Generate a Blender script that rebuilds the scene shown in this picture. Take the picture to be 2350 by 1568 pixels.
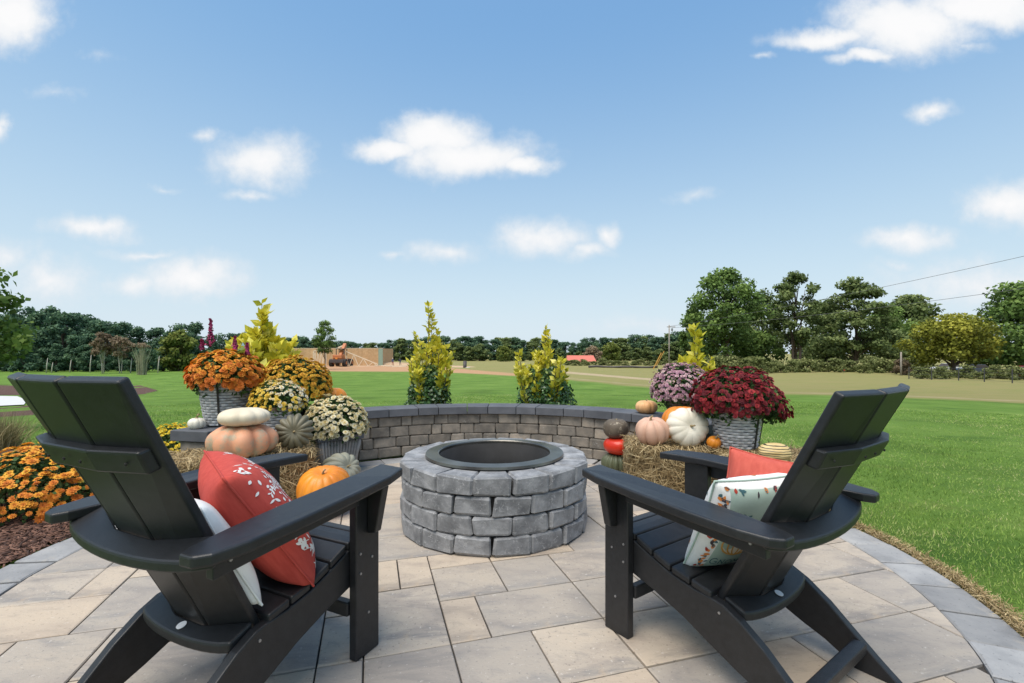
import bpy, bmesh, math, random
import numpy as np
from mathutils import Vector, Matrix
R = math.radians
rng = np.random.default_rng(7)
random.seed(7)
for o in list(bpy.data.objects): bpy.data.objects.remove(o)
scn = bpy.context.scene
col = scn.collection

# ------------------------------------------------------------------ camera
F, CX, YH, CH = 1100.0, 1174.5, 806.0, 1.05      # focal and centre in a 2349 px wide frame
cd = bpy.data.cameras.new('camera'); cam = bpy.data.objects.new('camera', cd); col.objects.link(cam)
cam.location = (0, 0, CH); cam.rotation_euler = (R(90), 0, 0)
cd.sensor_width = 36; cd.lens = 36*F/2349; cd.shift_y = (YH-784)/2349
cd.clip_start = .05; cd.clip_end = 6000
scn.camera = cam

# ------------------------------------------------------------------ sky and sun
SUN_EL, SUN_AZ = R(66), R(215)      # azimuth clockwise from +Y: behind the camera, a little left
w = bpy.data.worlds.new('World'); scn.world = w; w.use_nodes = True
nt = w.node_tree; nt.nodes.clear(); L = nt.links.new
def N(t, **k):
    n = nt.nodes.new(t)
    for a, b in k.items(): setattr(n, a, b)
    return n
sky = N('ShaderNodeTexSky', sky_type='NISHITA', sun_disc=False)
sky.sun_elevation = SUN_EL; sky.sun_rotation = SUN_AZ
sky.air_density = 1.0; sky.dust_density = .8; sky.ozone_density = 1.6; sky.altitude = 100
tc = N('ShaderNodeTexCoord')
sep = N('ShaderNodeSeparateXYZ'); L(tc.outputs['Generated'], sep.inputs[0])
def M(op, a, b=None, c=None):
    n = N('ShaderNodeMath', operation=op)
    for i, v in enumerate((a, b, c)):
        if v is None: continue
        if isinstance(v, (int, float)): n.inputs[i].default_value = v
        else: L(v, n.inputs[i])
    return n.outputs[0]
ay = M('MAXIMUM', M('ABSOLUTE', sep.outputs[1]), .02)
cmb = N('ShaderNodeCombineXYZ')
L(M('DIVIDE', sep.outputs[0], ay), cmb.inputs[0]); L(M('DIVIDE', sep.outputs[2], ay), cmb.inputs[1])
dn = N('ShaderNodeTexNoise'); dn.inputs['Scale'].default_value = 7; dn.inputs['Detail'].default_value = 6; dn.inputs['Roughness'].default_value = .55
L(cmb.outputs[0], dn.inputs['Vector'])
va = N('ShaderNodeVectorMath', operation='MULTIPLY_ADD')
L(dn.outputs['Color'], va.inputs[0]); va.inputs[1].default_value = (.13, .085, 0); 
vs = N('ShaderNodeVectorMath', operation='SUBTRACT'); L(cmb.outputs[0], vs.inputs[0]); vs.inputs[1].default_value = (.065, .0425, 0)
L(vs.outputs[0], va.inputs[2])
clouds = [(15,35,125,85,1),(0,295,26,32,.7),(595,372,118,60,.75),(490,303,45,17,.4),(575,448,52,14,.45),(365,423,38,9,.35),
 (895,332,95,34,1),(1000,308,110,52,1),(1075,355,175,55,1),(1195,372,78,30,1),
 (215,528,112,28,.7),(330,580,100,12,.5),(440,635,140,50,.8),(310,650,75,32,.6),(120,655,105,55,.55),(20,600,90,45,.45),
 (1005,585,95,27,.55),(905,590,30,10,.4),(1240,545,115,44,.7),(1385,540,42,32,.7),(1330,575,65,22,.5),(1590,457,58,13,.3),
 (1890,85,125,26,.85),(2080,55,190,85,1),(2250,10,200,60,1),(1985,132,85,17,.8),(2225,108,62,16,.4),(1757,130,20,9,.35),
 (2125,258,56,22,.65),(2315,470,110,52,.85),(2085,545,108,34,.7),(2065,607,44,13,.4),(2250,645,240,58,.5),(1480,748,170,18,.3),(130,210,60,14,.2),(240,130,30,10,.15)]
field = None
for (u, v, a, b, s) in clouds:
    m = N('ShaderNodeVectorMath', operation='MULTIPLY_ADD')
    L(va.outputs[0], m.inputs[0]); kx, ky = F/(a*1.1), F/(b*1.12)
    m.inputs[1].default_value = (kx, ky, 0)
    m.inputs[2].default_value = (-(u-CX)/F*kx, -(YH-v)/F*ky, 0)
    ln = N('ShaderNodeVectorMath', operation='LENGTH'); L(m.outputs[0], ln.inputs[0])
    f = M('MULTIPLY', M('SUBTRACT', 1.12, ln.outputs['Value']), s)
    field = f if field is None else M('MAXIMUM', field, f)
dn2 = N('ShaderNodeTexNoise'); dn2.inputs['Scale'].default_value = 26; dn2.inputs['Detail'].default_value = 6; dn2.inputs['Roughness'].default_value = .6
L(cmb.outputs[0], dn2.inputs['Vector'])
fld = M('ADD', field, M('MULTIPLY', M('SUBTRACT', dn2.outputs['Fac'], .5), .6))
mr = N('ShaderNodeMapRange', interpolation_type='SMOOTHSTEP'); L(fld, mr.inputs[0])
mr.inputs[1].default_value = -.08; mr.inputs[2].default_value = .72
up = M('GREATER_THAN', sep.outputs[2], 0)
mask = M('MULTIPLY', mr.outputs[0], up)
ccol = N('ShaderNodeValToRGB'); L(fld, ccol.inputs[0])
ccol.color_ramp.elements[0].position = .2; ccol.color_ramp.elements[0].color = (5.3, 5.6, 5.9, 1)
ccol.color_ramp.elements[1].position = .9; ccol.color_ramp.elements[1].color = (6.4, 6.4, 6.45, 1)
# the photograph's sky grading: a power curve for each channel of the Nishita sky
ssep = N('ShaderNodeSeparateColor'); L(sky.outputs[0], ssep.inputs[0]); scmb = N('ShaderNodeCombineColor')
for i, (g_, k_) in enumerate(((.74, 1.36), (.53, 2.08), (.27, 3.52))):
    L(M('MULTIPLY', M('POWER', M('MAXIMUM', ssep.outputs[i], .0001), g_), k_), scmb.inputs[i])
hz = M('MULTIPLY', M('POWER', M('MAXIMUM', M('SUBTRACT', 1.0, M('DIVIDE', M('MAXIMUM', sep.outputs[2], 0.0), .58)), 0.0), 1.5), .85)
hmx = N('ShaderNodeMix', data_type='RGBA'); L(hz, hmx.inputs[0]); L(scmb.outputs[0], hmx.inputs[6]); hmx.inputs[7].default_value = (4.6, 5.4, 6.0, 1)
mx = N('ShaderNodeMix', data_type='RGBA'); L(mask, mx.inputs[0]); L(hmx.outputs[2], mx.inputs[6]); L(ccol.outputs[0], mx.inputs[7])
bg = N('ShaderNodeBackground'); L(mx.outputs[2], bg.inputs[0]); bg.inputs[1].default_value = .1
wo = N('ShaderNodeOutputWorld'); L(bg.outputs[0], wo.inputs[0])

sd = bpy.data.lights.new('sun', 'SUN'); sun = bpy.data.objects.new('sun', sd); col.objects.link(sun)
sd.energy = 2.9; sd.angle = R(50); sd.color = (1, .93, .84)
dirv = Vector((math.sin(SUN_AZ)*math.cos(SUN_EL), math.cos(SUN_AZ)*math.cos(SUN_EL), math.sin(SUN_EL)))
sun.rotation_euler = dirv.to_track_quat('Z', 'Y').to_euler()
scn.view_settings.view_transform = 'Standard'; scn.view_settings.look = 'None'
scn.view_settings.exposure = 0.6; scn.view_settings.gamma = 1; scn.view_settings.use_curve_mapping = False
scn.render.engine = 'CYCLES'

# ------------------------------------------------------------------ helpers
def link(o): col.objects.link(o); return o
def tag(o, label, cat, group=None, kind=None):
    o['label'] = label; o['category'] = cat
    if group: o['group'] = group
    if kind: o['kind'] = kind
    return o
def thing(name, label, cat, loc=(0,0,0), rz=0, group=None, scale=(1,1,1)):
    o = link(bpy.data.objects.new(name, None)); o.location = loc; o.rotation_euler = (0,0,rz); o.scale = scale
    o.empty_display_size = .1
    return tag(o, label, cat, group)
def rect_rings(n): pass
class MB:
    def __init__(s): s.V=[]; s.F=[]
    def add(s, V, Fc):
        k=len(s.V); s.V += [tuple(v) for v in V]; s.F += [tuple(i+k for i in f) for f in Fc]; return s
    def box(s, c, d, rot=None):
        x,y,z=[q/2 for q in d]
        V=[Vector((a*x,b*y,e*z)) for e in(-1,1) for b in(-1,1) for a in(-1,1)]
        if rot is not None: V=[rot@v for v in V]
        return s.add([v+Vector(c) for v in V],[(0,2,3,1),(4,5,7,6),(0,1,5,4),(2,6,7,3),(0,4,6,2),(1,3,7,5)])
    def bar(s, a, b, wd, th, upv=(0,0,1)):
        a=Vector(a);b=Vector(b);d=b-a;l=d.length;d.normalize();u=Vector(upv);x=d.cross(u)
        if x.length<1e-5: x=d.cross(Vector((1,0,0)))
        x.normalize();z=x.cross(d)
        return s.box((a+b)/2,(wd,l,th),Matrix((x,d,z)).transposed())
    def prism(s, poly, z0, z1, fn=lambda x,y,z:(x,y,z)):
        n=len(poly)
        return s.add([fn(x,y,z0) for x,y in poly]+[fn(x,y,z1) for x,y in poly],
          [tuple(range(n-1,-1,-1)),tuple(range(n,2*n))]+[(i,(i+1)%n,n+(i+1)%n,n+i) for i in range(n)])
    def tube(s, P, rad, n=8, cap=True):
        P=[Vector([float(q) for q in p]) for p in P]; rings=[]; ref=Vector((.31,.17,.93))
        for i,p in enumerate(P):
            t=(P[min(i+1,len(P)-1)]-P[max(i-1,0)]).normalized()
            x=t.cross(ref if abs(t.dot(ref))<.95 else Vector((1,0,0))).normalized(); y=t.cross(x)
            r=float(rad[i] if hasattr(rad,"__len__") else rad)
            rings.append([p+r*(math.cos(a)*x+math.sin(a)*y) for a in [2*math.pi*k/n for k in range(n)]])
        V=[v for r in rings for v in r]; Fc=[]
        for i in range(len(P)-1):
            for k in range(n): Fc.append((i*n+k,i*n+(k+1)%n,(i+1)*n+(k+1)%n,(i+1)*n+k))
        if cap: Fc+= [tuple(range(n-1,-1,-1)), tuple(range((len(P)-1)*n,len(P)*n))]
        return s.add(V,Fc)
    def lathe(s, prof, n=24, c=(0,0,0), mod=None, close=False):
        V=[];m=len(prof)
        for k in range(n):
            a=2*math.pi*k/n
            for (r,z) in prof:
                q=mod(a,r,z) if mod else r
                V.append((c[0]+q*math.cos(a),c[1]+q*math.sin(a),c[2]+z))
        Fc=[]
        for k in range(n):
            for j in range(m-1+(1 if close else 0)):
                j2=(j+1)%m
                Fc.append((k*m+j,((k+1)%n)*m+j,((k+1)%n)*m+j2,k*m+j2))
        return s.add(V,Fc)
    def mesh(s, name, smooth=False):
        me=bpy.data.meshes.new(name); me.from_pydata(s.V,[],s.F); me.update()
        if smooth:
            me.polygons.foreach_set('use_smooth',[True]*len(me.polygons))
        return me
    def build(s, name, mat, parent=None, smooth=False, bevel=0, seg=2, loc=None):
        return mobj(name, s.mesh(name, smooth), mat, parent, bevel, seg, loc)
def mobj(name, me, mat, parent=None, bevel=0, seg=2, loc=None, rot=None):
    if mat is not None and len(me.materials)==0: me.materials.append(mat)
    o=link(bpy.data.objects.new(name, me)); o.parent=parent
    if loc is not None: o.location=loc
    if rot is not None: o.rotation_euler=rot
    if bevel:
        b=o.modifiers.new('bevel','BEVEL'); b.width=bevel; b.segments=seg; b.limit_method='ANGLE'; b.angle_limit=R(35)
        b.harden_normals=False
    return o
def stuff(o): o['kind']='stuff'; return o
def copy_tree(o, parent=None):
    c=link(o.copy()); c.parent=parent
    for ch in o.children: copy_tree(ch, c)
    return c
# --- numpy scatter: many copies of a little template joined into one mesh with a random number per copy
def nrm(a): return a/np.maximum(np.linalg.norm(a,axis=-1,keepdims=True),1e-9)
def basis(n, spin=None, upd=None):
    n=nrm(n); k=len(n)
    ref=np.tile([0,0,1.],(k,1)) if upd is None else upd
    x=np.cross(ref,n); bad=np.linalg.norm(x,axis=1)<1e-3; x[bad]=[1,0,0]; x=nrm(x); y=np.cross(n,x)
    if spin is not None:
        c=np.cos(spin)[:,None]; q=np.sin(spin)[:,None]; x,y=c*x+q*y,-q*x+c*y
    return np.stack([x,y,n],axis=2)
def scatter_mesh(name, tv, tf, pos, rot, scale, tip=None, rnd=None):
    tv=np.asarray(tv,float); tf=np.asarray(tf,int); n=len(pos); k=len(tv); fs=tf.shape[1]
    scale=np.asarray(scale,float)
    if scale.ndim==1: scale=np.repeat(scale[:,None],3,1)
    V=np.einsum('nij,nkj->nki',rot,tv[None]*scale[:,None,:])+np.asarray(pos)[:,None,:]
    Fc=(tf[None]+(np.arange(n)*k)[:,None,None]).reshape(-1)
    me=bpy.data.meshes.new(name)
    me.vertices.add(n*k); me.vertices.foreach_set('co',V.reshape(-1).astype(np.float32))
    me.loops.add(len(Fc)); me.loops.foreach_set('vertex_index',Fc.astype(np.int32))
    np_=len(Fc)//fs; me.polygons.add(np_)
    me.polygons.foreach_set('loop_start',(np.arange(np_)*fs).astype(np.int32))
    me.update(calc_edges=True); me.validate()
    if rnd is None: rnd=rng.random(n)
    a=me.attributes.new('rnd','FLOAT','POINT'); a.data.foreach_set('value',np.repeat(rnd,k).astype(np.float32))
    if tip is not None:
        a=me.attributes.new('tip','FLOAT','POINT'); a.data.foreach_set('value',np.tile(tip,n).astype(np.float32))
    return me
def rdir(n): return nrm(rng.normal(size=(n,3)))
LEAF=([(0,0,0),(-.32,.35,.05),(0,.45,-.04),(.32,.35,.05),(-.24,.75,.02),(0,1,-.1),(.24,.75,.02)],[(0,2,1,1),(0,3,2,2),(1,2,5,4),(2,3,6,5)])
LEAFQ=([(0,0,0),(-.36,.5,.06),(0,1,-.04),(.36,.5,.06)],[(0,3,2,1)])
LEAFT=([(0,0,0),(-.3,.45,.04),(0,1,-.05),(.3,.45,.04)],[(0,2,1),(0,3,2)])
# pixel (2349 frame) -> ground / height plane
def tz(x, y):
    d=np.hypot(x, np.asarray(y)-1.0)
    z=np.interp(d,[0,4.5,8,12,20,30,50,80,200,400,3000],[-.02,-.03,-.12,-.3,-.68,-1.1,-1.85,-2.2,-2.8,-3.6,-14])
    return z
def G(u, v, z=0.0):
    Y=(CH-z)*F/(v-YH); return (Y*(u-CX)/F, Y, z)
def GT(u, v, dz=0):
    z=0.0
    for _ in range(60):
        x,y,_z=G(u,v,z); z=.5*z+.5*float(tz(x,y))
    return (x,y,z+dz)
def AT(u, Y, dz=0):
    x=Y*(u-CX)/F; return (x,Y,float(tz(x,Y))+dz)
def zat(v, Y): return CH-(v-YH)*Y/F

# ------------------------------------------------------------------ materials
def mat(name, cols, rough=.6, scale=8, detail=4, bump=0, bscale=None, attr=None, tipc=None, objrnd=0, spec=.5, metal=0,
        stretch=None, trans=0, coat=0, dist=0, bdist=.01, noise_w=.5, bump2=None):
    m=bpy.data.materials.new(name); m.use_nodes=True; t=m.node_tree; t.nodes.clear()
    def n(ty,**k):
        q=t.nodes.new(ty)
        for a,b in k.items(): setattr(q,a,b)
        return q
    def ln(a,b): t.links.new(a,b)
    bs=n('ShaderNodeBsdfPrincipled'); out=n('ShaderNodeOutputMaterial')
    bs.inputs['Roughness'].default_value=rough; bs.inputs['Metallic'].default_value=metal; bs.inputs['Specular IOR Level'].default_value=spec
    if coat: bs.inputs['Coat Weight'].default_value=coat; bs.inputs['Coat Roughness'].default_value=.15
    tcn=n('ShaderNodeTexCoord'); mp=n('ShaderNodeMapping'); ln(tcn.outputs['Object'],mp.inputs[0])
    if objrnd:
        oi0=n('ShaderNodeObjectInfo'); vm=n('ShaderNodeVectorMath',operation='SCALE'); cb=n('ShaderNodeCombineXYZ')
        for i in range(3): ln(oi0.outputs['Random'],cb.inputs[i])
        ln(cb.outputs[0],vm.inputs[0]); vm.inputs['Scale'].default_value=37.0; ln(vm.outputs[0],mp.inputs['Location'])
    if stretch: mp.inputs['Scale'].default_value=stretch
    no=n('ShaderNodeTexNoise'); ln(mp.outputs[0],no.inputs['Vector'])
    no.inputs['Scale'].default_value=scale; no.inputs['Detail'].default_value=detail; no.inputs['Roughness'].default_value=.6
    no.inputs['Distortion'].default_value=dist
    fac=no.outputs['Fac']
    if attr:
        at=n('ShaderNodeAttribute',attribute_name=attr)
        mxn=n('ShaderNodeMath',operation='MULTIPLY_ADD'); ln(no.outputs['Fac'],mxn.inputs[0]); mxn.inputs[1].default_value=noise_w
        sc=n('ShaderNodeMath',operation='MULTIPLY'); ln(at.outputs['Fac'],sc.inputs[0]); sc.inputs[1].default_value=1-noise_w
        ln(sc.outputs[0],mxn.inputs[2]); fac=mxn.outputs[0]
    rp=n('ShaderNodeValToRGB'); ln(fac,rp.inputs[0]); e=rp.color_ramp.elements
    if not isinstance(cols,list): cols=[(0,cols),(1,cols)]
    if len(cols)>0 and not isinstance(cols[0][1],(tuple,list)):
        k=len(cols); cols=[(.3+.4*i/max(k-1,1),c) for i,c in enumerate(cols)]
    e[0].position=cols[0][0]; e[0].color=(*cols[0][1],1); e[1].position=cols[-1][0]; e[1].color=(*cols[-1][1],1)
    for p,c in cols[1:-1]: q=e.new(p); q.color=(*c,1)
    colout=rp.outputs[0]
    if tipc:
        ta=n('ShaderNodeAttribute',attribute_name='tip'); tr=n('ShaderNodeValToRGB'); ln(ta.outputs['Fac'],tr.inputs[0])
        te=tr.color_ramp.elements; te[0].position=tipc[0]; te[0].color=(1,1,1,1); te[1].position=tipc[1]; te[1].color=(0,0,0,1)
        mc=n('ShaderNodeMix',data_type='RGBA'); ln(tr.outputs[0],mc.inputs[0]); ln(colout,mc.inputs[6]); mc.inputs[7].default_value=(*tipc[2],1); colout=mc.outputs[2]
    if objrnd:
        oi=n('ShaderNodeObjectInfo'); hs=n('ShaderNodeHueSaturation'); mr_=n('ShaderNodeMapRange')
        ln(oi.outputs['Random'],mr_.inputs[0]); mr_.inputs[3].default_value=1-objrnd; mr_.inputs[4].default_value=1+objrnd
        ln(mr_.outputs[0],hs.inputs['Value']); ln(colout,hs.inputs['Color']); colout=hs.outputs[0]
    ln(colout,bs.inputs['Base Color'])
    if bump:
        bn=n('ShaderNodeTexNoise'); ln(mp.outputs[0],bn.inputs['Vector']); bn.inputs['Scale'].default_value=bscale or scale*4
        bn.inputs['Detail'].default_value=5; bn.inputs['Roughness'].default_value=.65
        bp=n('ShaderNodeBump'); bp.inputs['Strength'].default_value=bump; bp.inputs['Distance'].default_value=bdist
        ln(bn.outputs['Fac'],bp.inputs['Height']); ln(bp.outputs[0],bs.inputs['Normal'])
    if trans:
        tl=n('ShaderNodeBsdfTranslucent'); ln(colout,tl.inputs[0]); ms=n('ShaderNodeMixShader'); ms.inputs[0].default_value=trans
        ln(bs.outputs[0],ms.inputs[1]); ln(tl.outputs[0],ms.inputs[2]); ln(ms.outputs[0],out.inputs[0])
    else: ln(bs.outputs[0],out.inputs[0])
    m['nodes']=1
    return m
def nodes_of(m):
    t=m.node_tree; return t, next(q for q in t.nodes if q.type=='BSDF_PRINCIPLED')
def mix_mask(m, build, color):
    """lay a second colour over a material where build(tree, coordinates) gives 1"""
    t,bs=nodes_of(m); src=bs.inputs['Base Color'].links[0].from_socket
    tcn=next(q for q in t.nodes if q.type=='TEX_COORD')
    mk=build(t,tcn.outputs['Object'])
    mc=t.nodes.new('ShaderNodeMix'); mc.data_type='RGBA'; t.links.new(mk,mc.inputs[0]); t.links.new(src,mc.inputs[6]); mc.inputs[7].default_value=(*color,1)
    t.links.new(mc.outputs[2],bs.inputs['Base Color']); return m
def noise_mask(scale, lo, hi, detail=4, stretch=None, dist=0):
    def b(t,co):
        mp=t.nodes.new('ShaderNodeMapping'); t.links.new(co,mp.inputs[0])
        if stretch: mp.inputs['Scale'].default_value=stretch
        q=t.nodes.new('ShaderNodeTexNoise'); t.links.new(mp.outputs[0],q.inputs['Vector']); q.inputs['Scale'].default_value=scale; q.inputs['Detail'].default_value=detail; q.inputs['Roughness'].default_value=.68; q.inputs['Distortion'].default_value=dist
        r=t.nodes.new('ShaderNodeMapRange'); t.links.new(q.outputs['Fac'],r.inputs[0]); r.inputs[1].default_value=lo; r.inputs[2].default_value=hi; return r.outputs[0]
    return b
def crack_mask(scale, width, thin=.5):
    def b(t,co):
        oi=t.nodes.new('ShaderNodeObjectInfo'); ad=t.nodes.new('ShaderNodeVectorMath'); ad.operation='MULTIPLY_ADD'
        cb=t.nodes.new('ShaderNodeCombineXYZ')
        for i in range(3): t.links.new(oi.outputs['Random'],cb.inputs[i])
        t.links.new(cb.outputs[0],ad.inputs[0]); ad.inputs[1].default_value=(53,53,53); t.links.new(co,ad.inputs[2])
        v=t.nodes.new('ShaderNodeTexVoronoi'); v.feature='DISTANCE_TO_EDGE'; v.inputs['Scale'].default_value=scale
        nz=t.nodes.new('ShaderNodeTexNoise'); nz.inputs['Scale'].default_value=scale*.8; nz.inputs['Detail'].default_value=3; t.links.new(ad.outputs[0],nz.inputs['Vector'])
        va_=t.nodes.new('ShaderNodeVectorMath'); va_.operation='MULTIPLY_ADD'; t.links.new(nz.outputs['Color'],va_.inputs[0]); va_.inputs[1].default_value=(.12,.12,.12); t.links.new(ad.outputs[0],va_.inputs[2])
        t.links.new(va_.outputs[0],v.inputs['Vector'])
        r=t.nodes.new('ShaderNodeMapRange'); t.links.new(v.outputs['Distance'],r.inputs[0]); r.inputs[1].default_value=width; r.inputs[2].default_value=0
        q=t.nodes.new('ShaderNodeTexNoise'); q.inputs['Scale'].default_value=scale*1.3; q.inputs['Detail'].default_value=4; t.links.new(ad.outputs[0],q.inputs['Vector'])
        r2=t.nodes.new('ShaderNodeMapRange'); t.links.new(q.outputs['Fac'],r2.inputs[0]); r2.inputs[1].default_value=thin; r2.inputs[2].default_value=thin+.12
        mu=t.nodes.new('ShaderNodeMath'); mu.operation='MULTIPLY'; t.links.new(r.outputs[0],mu.inputs[0]); t.links.new(r2.outputs[0],mu.inputs[1]); return mu.outputs[0]
    return b

m_chair=mat('charcoal_lumber',[(.010,.0105,.012),(.018,.0185,.021)],rough=.42,scale=40,bump=.35,bscale=420,bdist=.002,spec=.5)
m_screw=mat('screw_steel',(.35,.35,.36),rough=.35,metal=.8)
m_sticker=mat('sticker',(.75,.75,.76),rough=.5)
m_paver=mat('paver_stone',[(.25,(.20,.185,.17)),(.42,(.36,.31,.26)),(.55,(.43,.37,.30)),(.75,(.47,.395,.31))],rough=.85,scale=3.2,detail=6,bump=.5,bscale=55,bdist=.004,objrnd=.13,stretch=(1,2.2,1),dist=.6)
mix_mask(m_paver,noise_mask(2.3,.52,.70,7,(1,3,1),1.0),(.185,.18,.178))
mix_mask(m_paver,noise_mask(2.7,.62,.8,6,(1.5,1,1),.3),(.50,.36,.22))
mix_mask(m_paver,noise_mask(70,.60,.70,3),(.20,.18,.16))
mix_mask(m_paver,noise_mask(48,.63,.72,3),(.58,.53,.47))
def obj_mask(lo,hi,amt):
    def b(t,co):
        oi=t.nodes.new('ShaderNodeObjectInfo'); r=t.nodes.new('ShaderNodeMapRange'); t.links.new(oi.outputs['Random'],r.inputs[0])
        r.inputs[1].default_value=lo; r.inputs[2].default_value=hi; r.inputs[4].default_value=amt; return r.outputs[0]
    return b
mix_mask(m_paver,obj_mask(.55,.95,.38),(.47,.345,.22)); mix_mask(m_paver,obj_mask(.42,.05,.42),(.29,.275,.26))
m_border=mat('border_stone',[(.25,(.17,.172,.175)),(.5,(.27,.27,.27)),(.75,(.35,.345,.335))],rough=.85,scale=5,detail=6,bump=.5,bscale=60,bdist=.004,objrnd=.2)
mix_mask(m_border,noise_mask(5,.58,.75,7,(1,1,1),.6),(.38,.34,.28))
mix_mask(m_border,noise_mask(60,.61,.70,3),(.14,.14,.14))
m_joint=mat('joint_sand',[(.03,.027,.024),(.06,.053,.046)],rough=.95,scale=60)
m_pit=mat('pit_block_stone',[(.25,(.10,.103,.11)),(.45,(.19,.193,.20)),(.58,(.27,.273,.28)),(.78,(.38,.38,.385))],rough=.88,scale=9,detail=6,bump=.7,bscale=45,bdist=.006,objrnd=.16)
mix_mask(m_pit,crack_mask(22,.035,.5),(.42,.42,.42))
mix_mask(m_pit,noise_mask(38,.60,.72,5),(.36,.36,.36))
m_wall=mat('wall_block_stone',[(.22,(.085,.077,.068)),(.45,(.18,.16,.135)),(.6,(.28,.24,.195)),(.78,(.36,.295,.22))],rough=.9,scale=6,detail=6,bump=.7,bscale=45,bdist=.006,objrnd=.22)
mix_mask(m_wall,crack_mask(24,.03,.54),(.36,.35,.33))
m_cap=mat('cap_stone',[(.075,.08,.092),(.115,.12,.135)],rough=.75,scale=7,detail=5,bump=.35,bscale=90,bdist=.003,objrnd=.12)
m_dark=mat('dark_gap',[(.018,.017,.016),(.03,.028,.026)],rough=.95,scale=30)
m_steel=mat('black_steel_ring',[(.10,.098,.09),(.24,.225,.195)],rough=.34,metal=.85,scale=5,detail=4)
m_liner=mat('sooty_liner',[(.006,.006,.006),(.015,.015,.016)],rough=.8,metal=.0,scale=9)
m_ash=mat('ash_and_gravel',[(.02,.018,.016),(.16,.10,.06)],rough=.95,scale=14,bump=.8,bscale=30)

# ------------------------------------------------------------------ ground
PC=(-.22,2.62); PRo,PRi=2.27,2.07            # patio circle
WC=(-.27,3.0); WR=1.95                         # seat wall circle (inner face)
az=np.unique(np.concatenate([np.arange(-180,-62,4),np.arange(-62,62.01,.45),np.arange(62,180,4)]))
rr=np.concatenate([[0.4],0.5*1.026**np.arange(0,340)]); rr=rr[rr<3200]
A,RR=np.meshgrid(np.radians(az),rr); gx=RR*np.sin(A); gy=RR*np.cos(A)
gz=tz(gx,gy)+np.where(RR>8,.035*np.sin(gx*.7+1.3*np.sin(gy*.31))*np.sin(gy*.53+.9*np.sin(gx*.27))*np.clip((RR-8)/6,0,1),0)
na,nr=len(az),len(rr)
idx=np.arange(na*nr).reshape(nr,na)
a0=idx[:-1,:]; b0=np.roll(idx,-1,axis=1)[:-1,:]; c0=np.roll(idx,-1,axis=1)[1:,:]; d0=idx[1:,:]
quads=np.stack([a0,d0,c0,b0],-1).reshape(-1,4)
me=bpy.data.meshes.new('ground'); co=np.stack([gx,gy,gz],-1).reshape(-1,3)
me.from_pydata(co.tolist(),[],quads.tolist()+[tuple(idx[0])]); me.update()
if me.polygons[0].normal.z<0: me.flip_normals()
me.polygons.foreach_set('use_smooth',[True]*len(me.polygons))
gy_s=np.maximum(gy,.1); pu=(CX+F*gx/gy_s); pv=YH+F*(CH-gz)/gy_s
front=gy>.5
bnd=np.interp(pu,[0,400,560,690,960,1050,1180,1300,1480,1650,1800,2000,2349,2700],[846,846,848,852,853,856,863,872,889,897,905,910,925,940])
tan=np.where(front,np.clip((bnd-pv)/8.0+.5,0,1),0)*np.clip((pu-600)/80,0,1)
d1=np.interp(pu,[680,700,960,1010,1100,1300,1330],[-1,1,1,.9,.75,.4,0])
lo=np.interp(pu,[680,960,1050,1180,1300],[852,853,856,863,872]); hi=np.interp(pu,[680,900,1000,1100,1300],[826,834,842,850,866])
dirt=np.where(front,d1*np.clip((lo-pv)/1.5+.5,0,1)*np.clip((pv-hi)/3+.5,0,1),0)
line=np.interp(pu,[1300,1467,1650,1800,2349],[855,869,881,890,905])
pale=np.where(front&(pu>1290)&(pu<2400),np.clip(1.4-abs(pv-line)/2.6,0,1),0)*tan*np.clip((1900-pu)/300,.0,1)
edge=np.where(front,np.clip(1.2-abs(bnd-4-pv)/4,0,1),0)*tan
for nm,arr in (('tan',tan),('dirt',dirt),('pale',np.maximum(pale*.9,edge*.45))):
    a=me.attributes.new(nm,'FLOAT','POINT'); a.data.foreach_set('value',arr.reshape(-1).astype(np.float32))
m_ground=mat('lawn_and_field',[(.25,(.075,.135,.024)),(.5,(.135,.235,.042)),(.75,(.20,.30,.065))],rough=.95,scale=.55,detail=8,bump=.9,bscale=38,bdist=.05,spec=.1)
mix_mask(m_ground,noise_mask(1.1,.55,.8,6,(1,2.2,1),.6),(.17,.21,.055))
mix_mask(m_ground,noise_mask(.5,.54,.72,7,(1,2.5,1),.8),(.055,.125,.022))
mix_mask(m_ground,noise_mask(5,.60,.75,6),(.20,.27,.08))
def attr_mask(nm, nscale, amp):
    def b(t,co):
        at=t.nodes.new('ShaderNodeAttribute'); at.attribute_name=nm
        q=t.nodes.new('ShaderNodeTexNoise'); q.inputs['Scale'].default_value=nscale; q.inputs['Detail'].default_value=6; t.links.new(co,q.inputs['Vector'])
        m1=t.nodes.new('ShaderNodeMath'); m1.operation='MULTIPLY_ADD'; t.links.new(q.outputs['Fac'],m1.inputs[0]); m1.inputs[1].default_value=amp; 
        m0=t.nodes.new('ShaderNodeMath'); m0.operation='SUBTRACT'; t.links.new(at.outputs['Fac'],m0.inputs[0]); m0.inputs[1].default_value=amp*.5
        t.links.new(m0.outputs[0],m1.inputs[2])
        r=t.nodes.new('ShaderNodeMapRange'); t.links.new(m1.outputs[0],r.inputs[0]); r.inputs[1].default_value=.3; r.inputs[2].default_value=.7; return r.outputs[0]
    return b
mix_mask(m_ground,attr_mask('tan',.35,.9),(.275,.245,.10))
def tan_var(t,co):
    at=t.nodes.new('ShaderNodeAttribute'); at.attribute_name='tan'
    k=noise_mask(.28,.45,.7,7,(1,3,1),.5)(t,co)
    m1=t.nodes.new('ShaderNodeMath'); m1.operation='MULTIPLY'; t.links.new(at.outputs['Fac'],m1.inputs[0]); t.links.new(k,m1.inputs[1]); return m1.outputs[0]
mix_mask(m_ground,tan_var,(.215,.23,.075))
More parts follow.
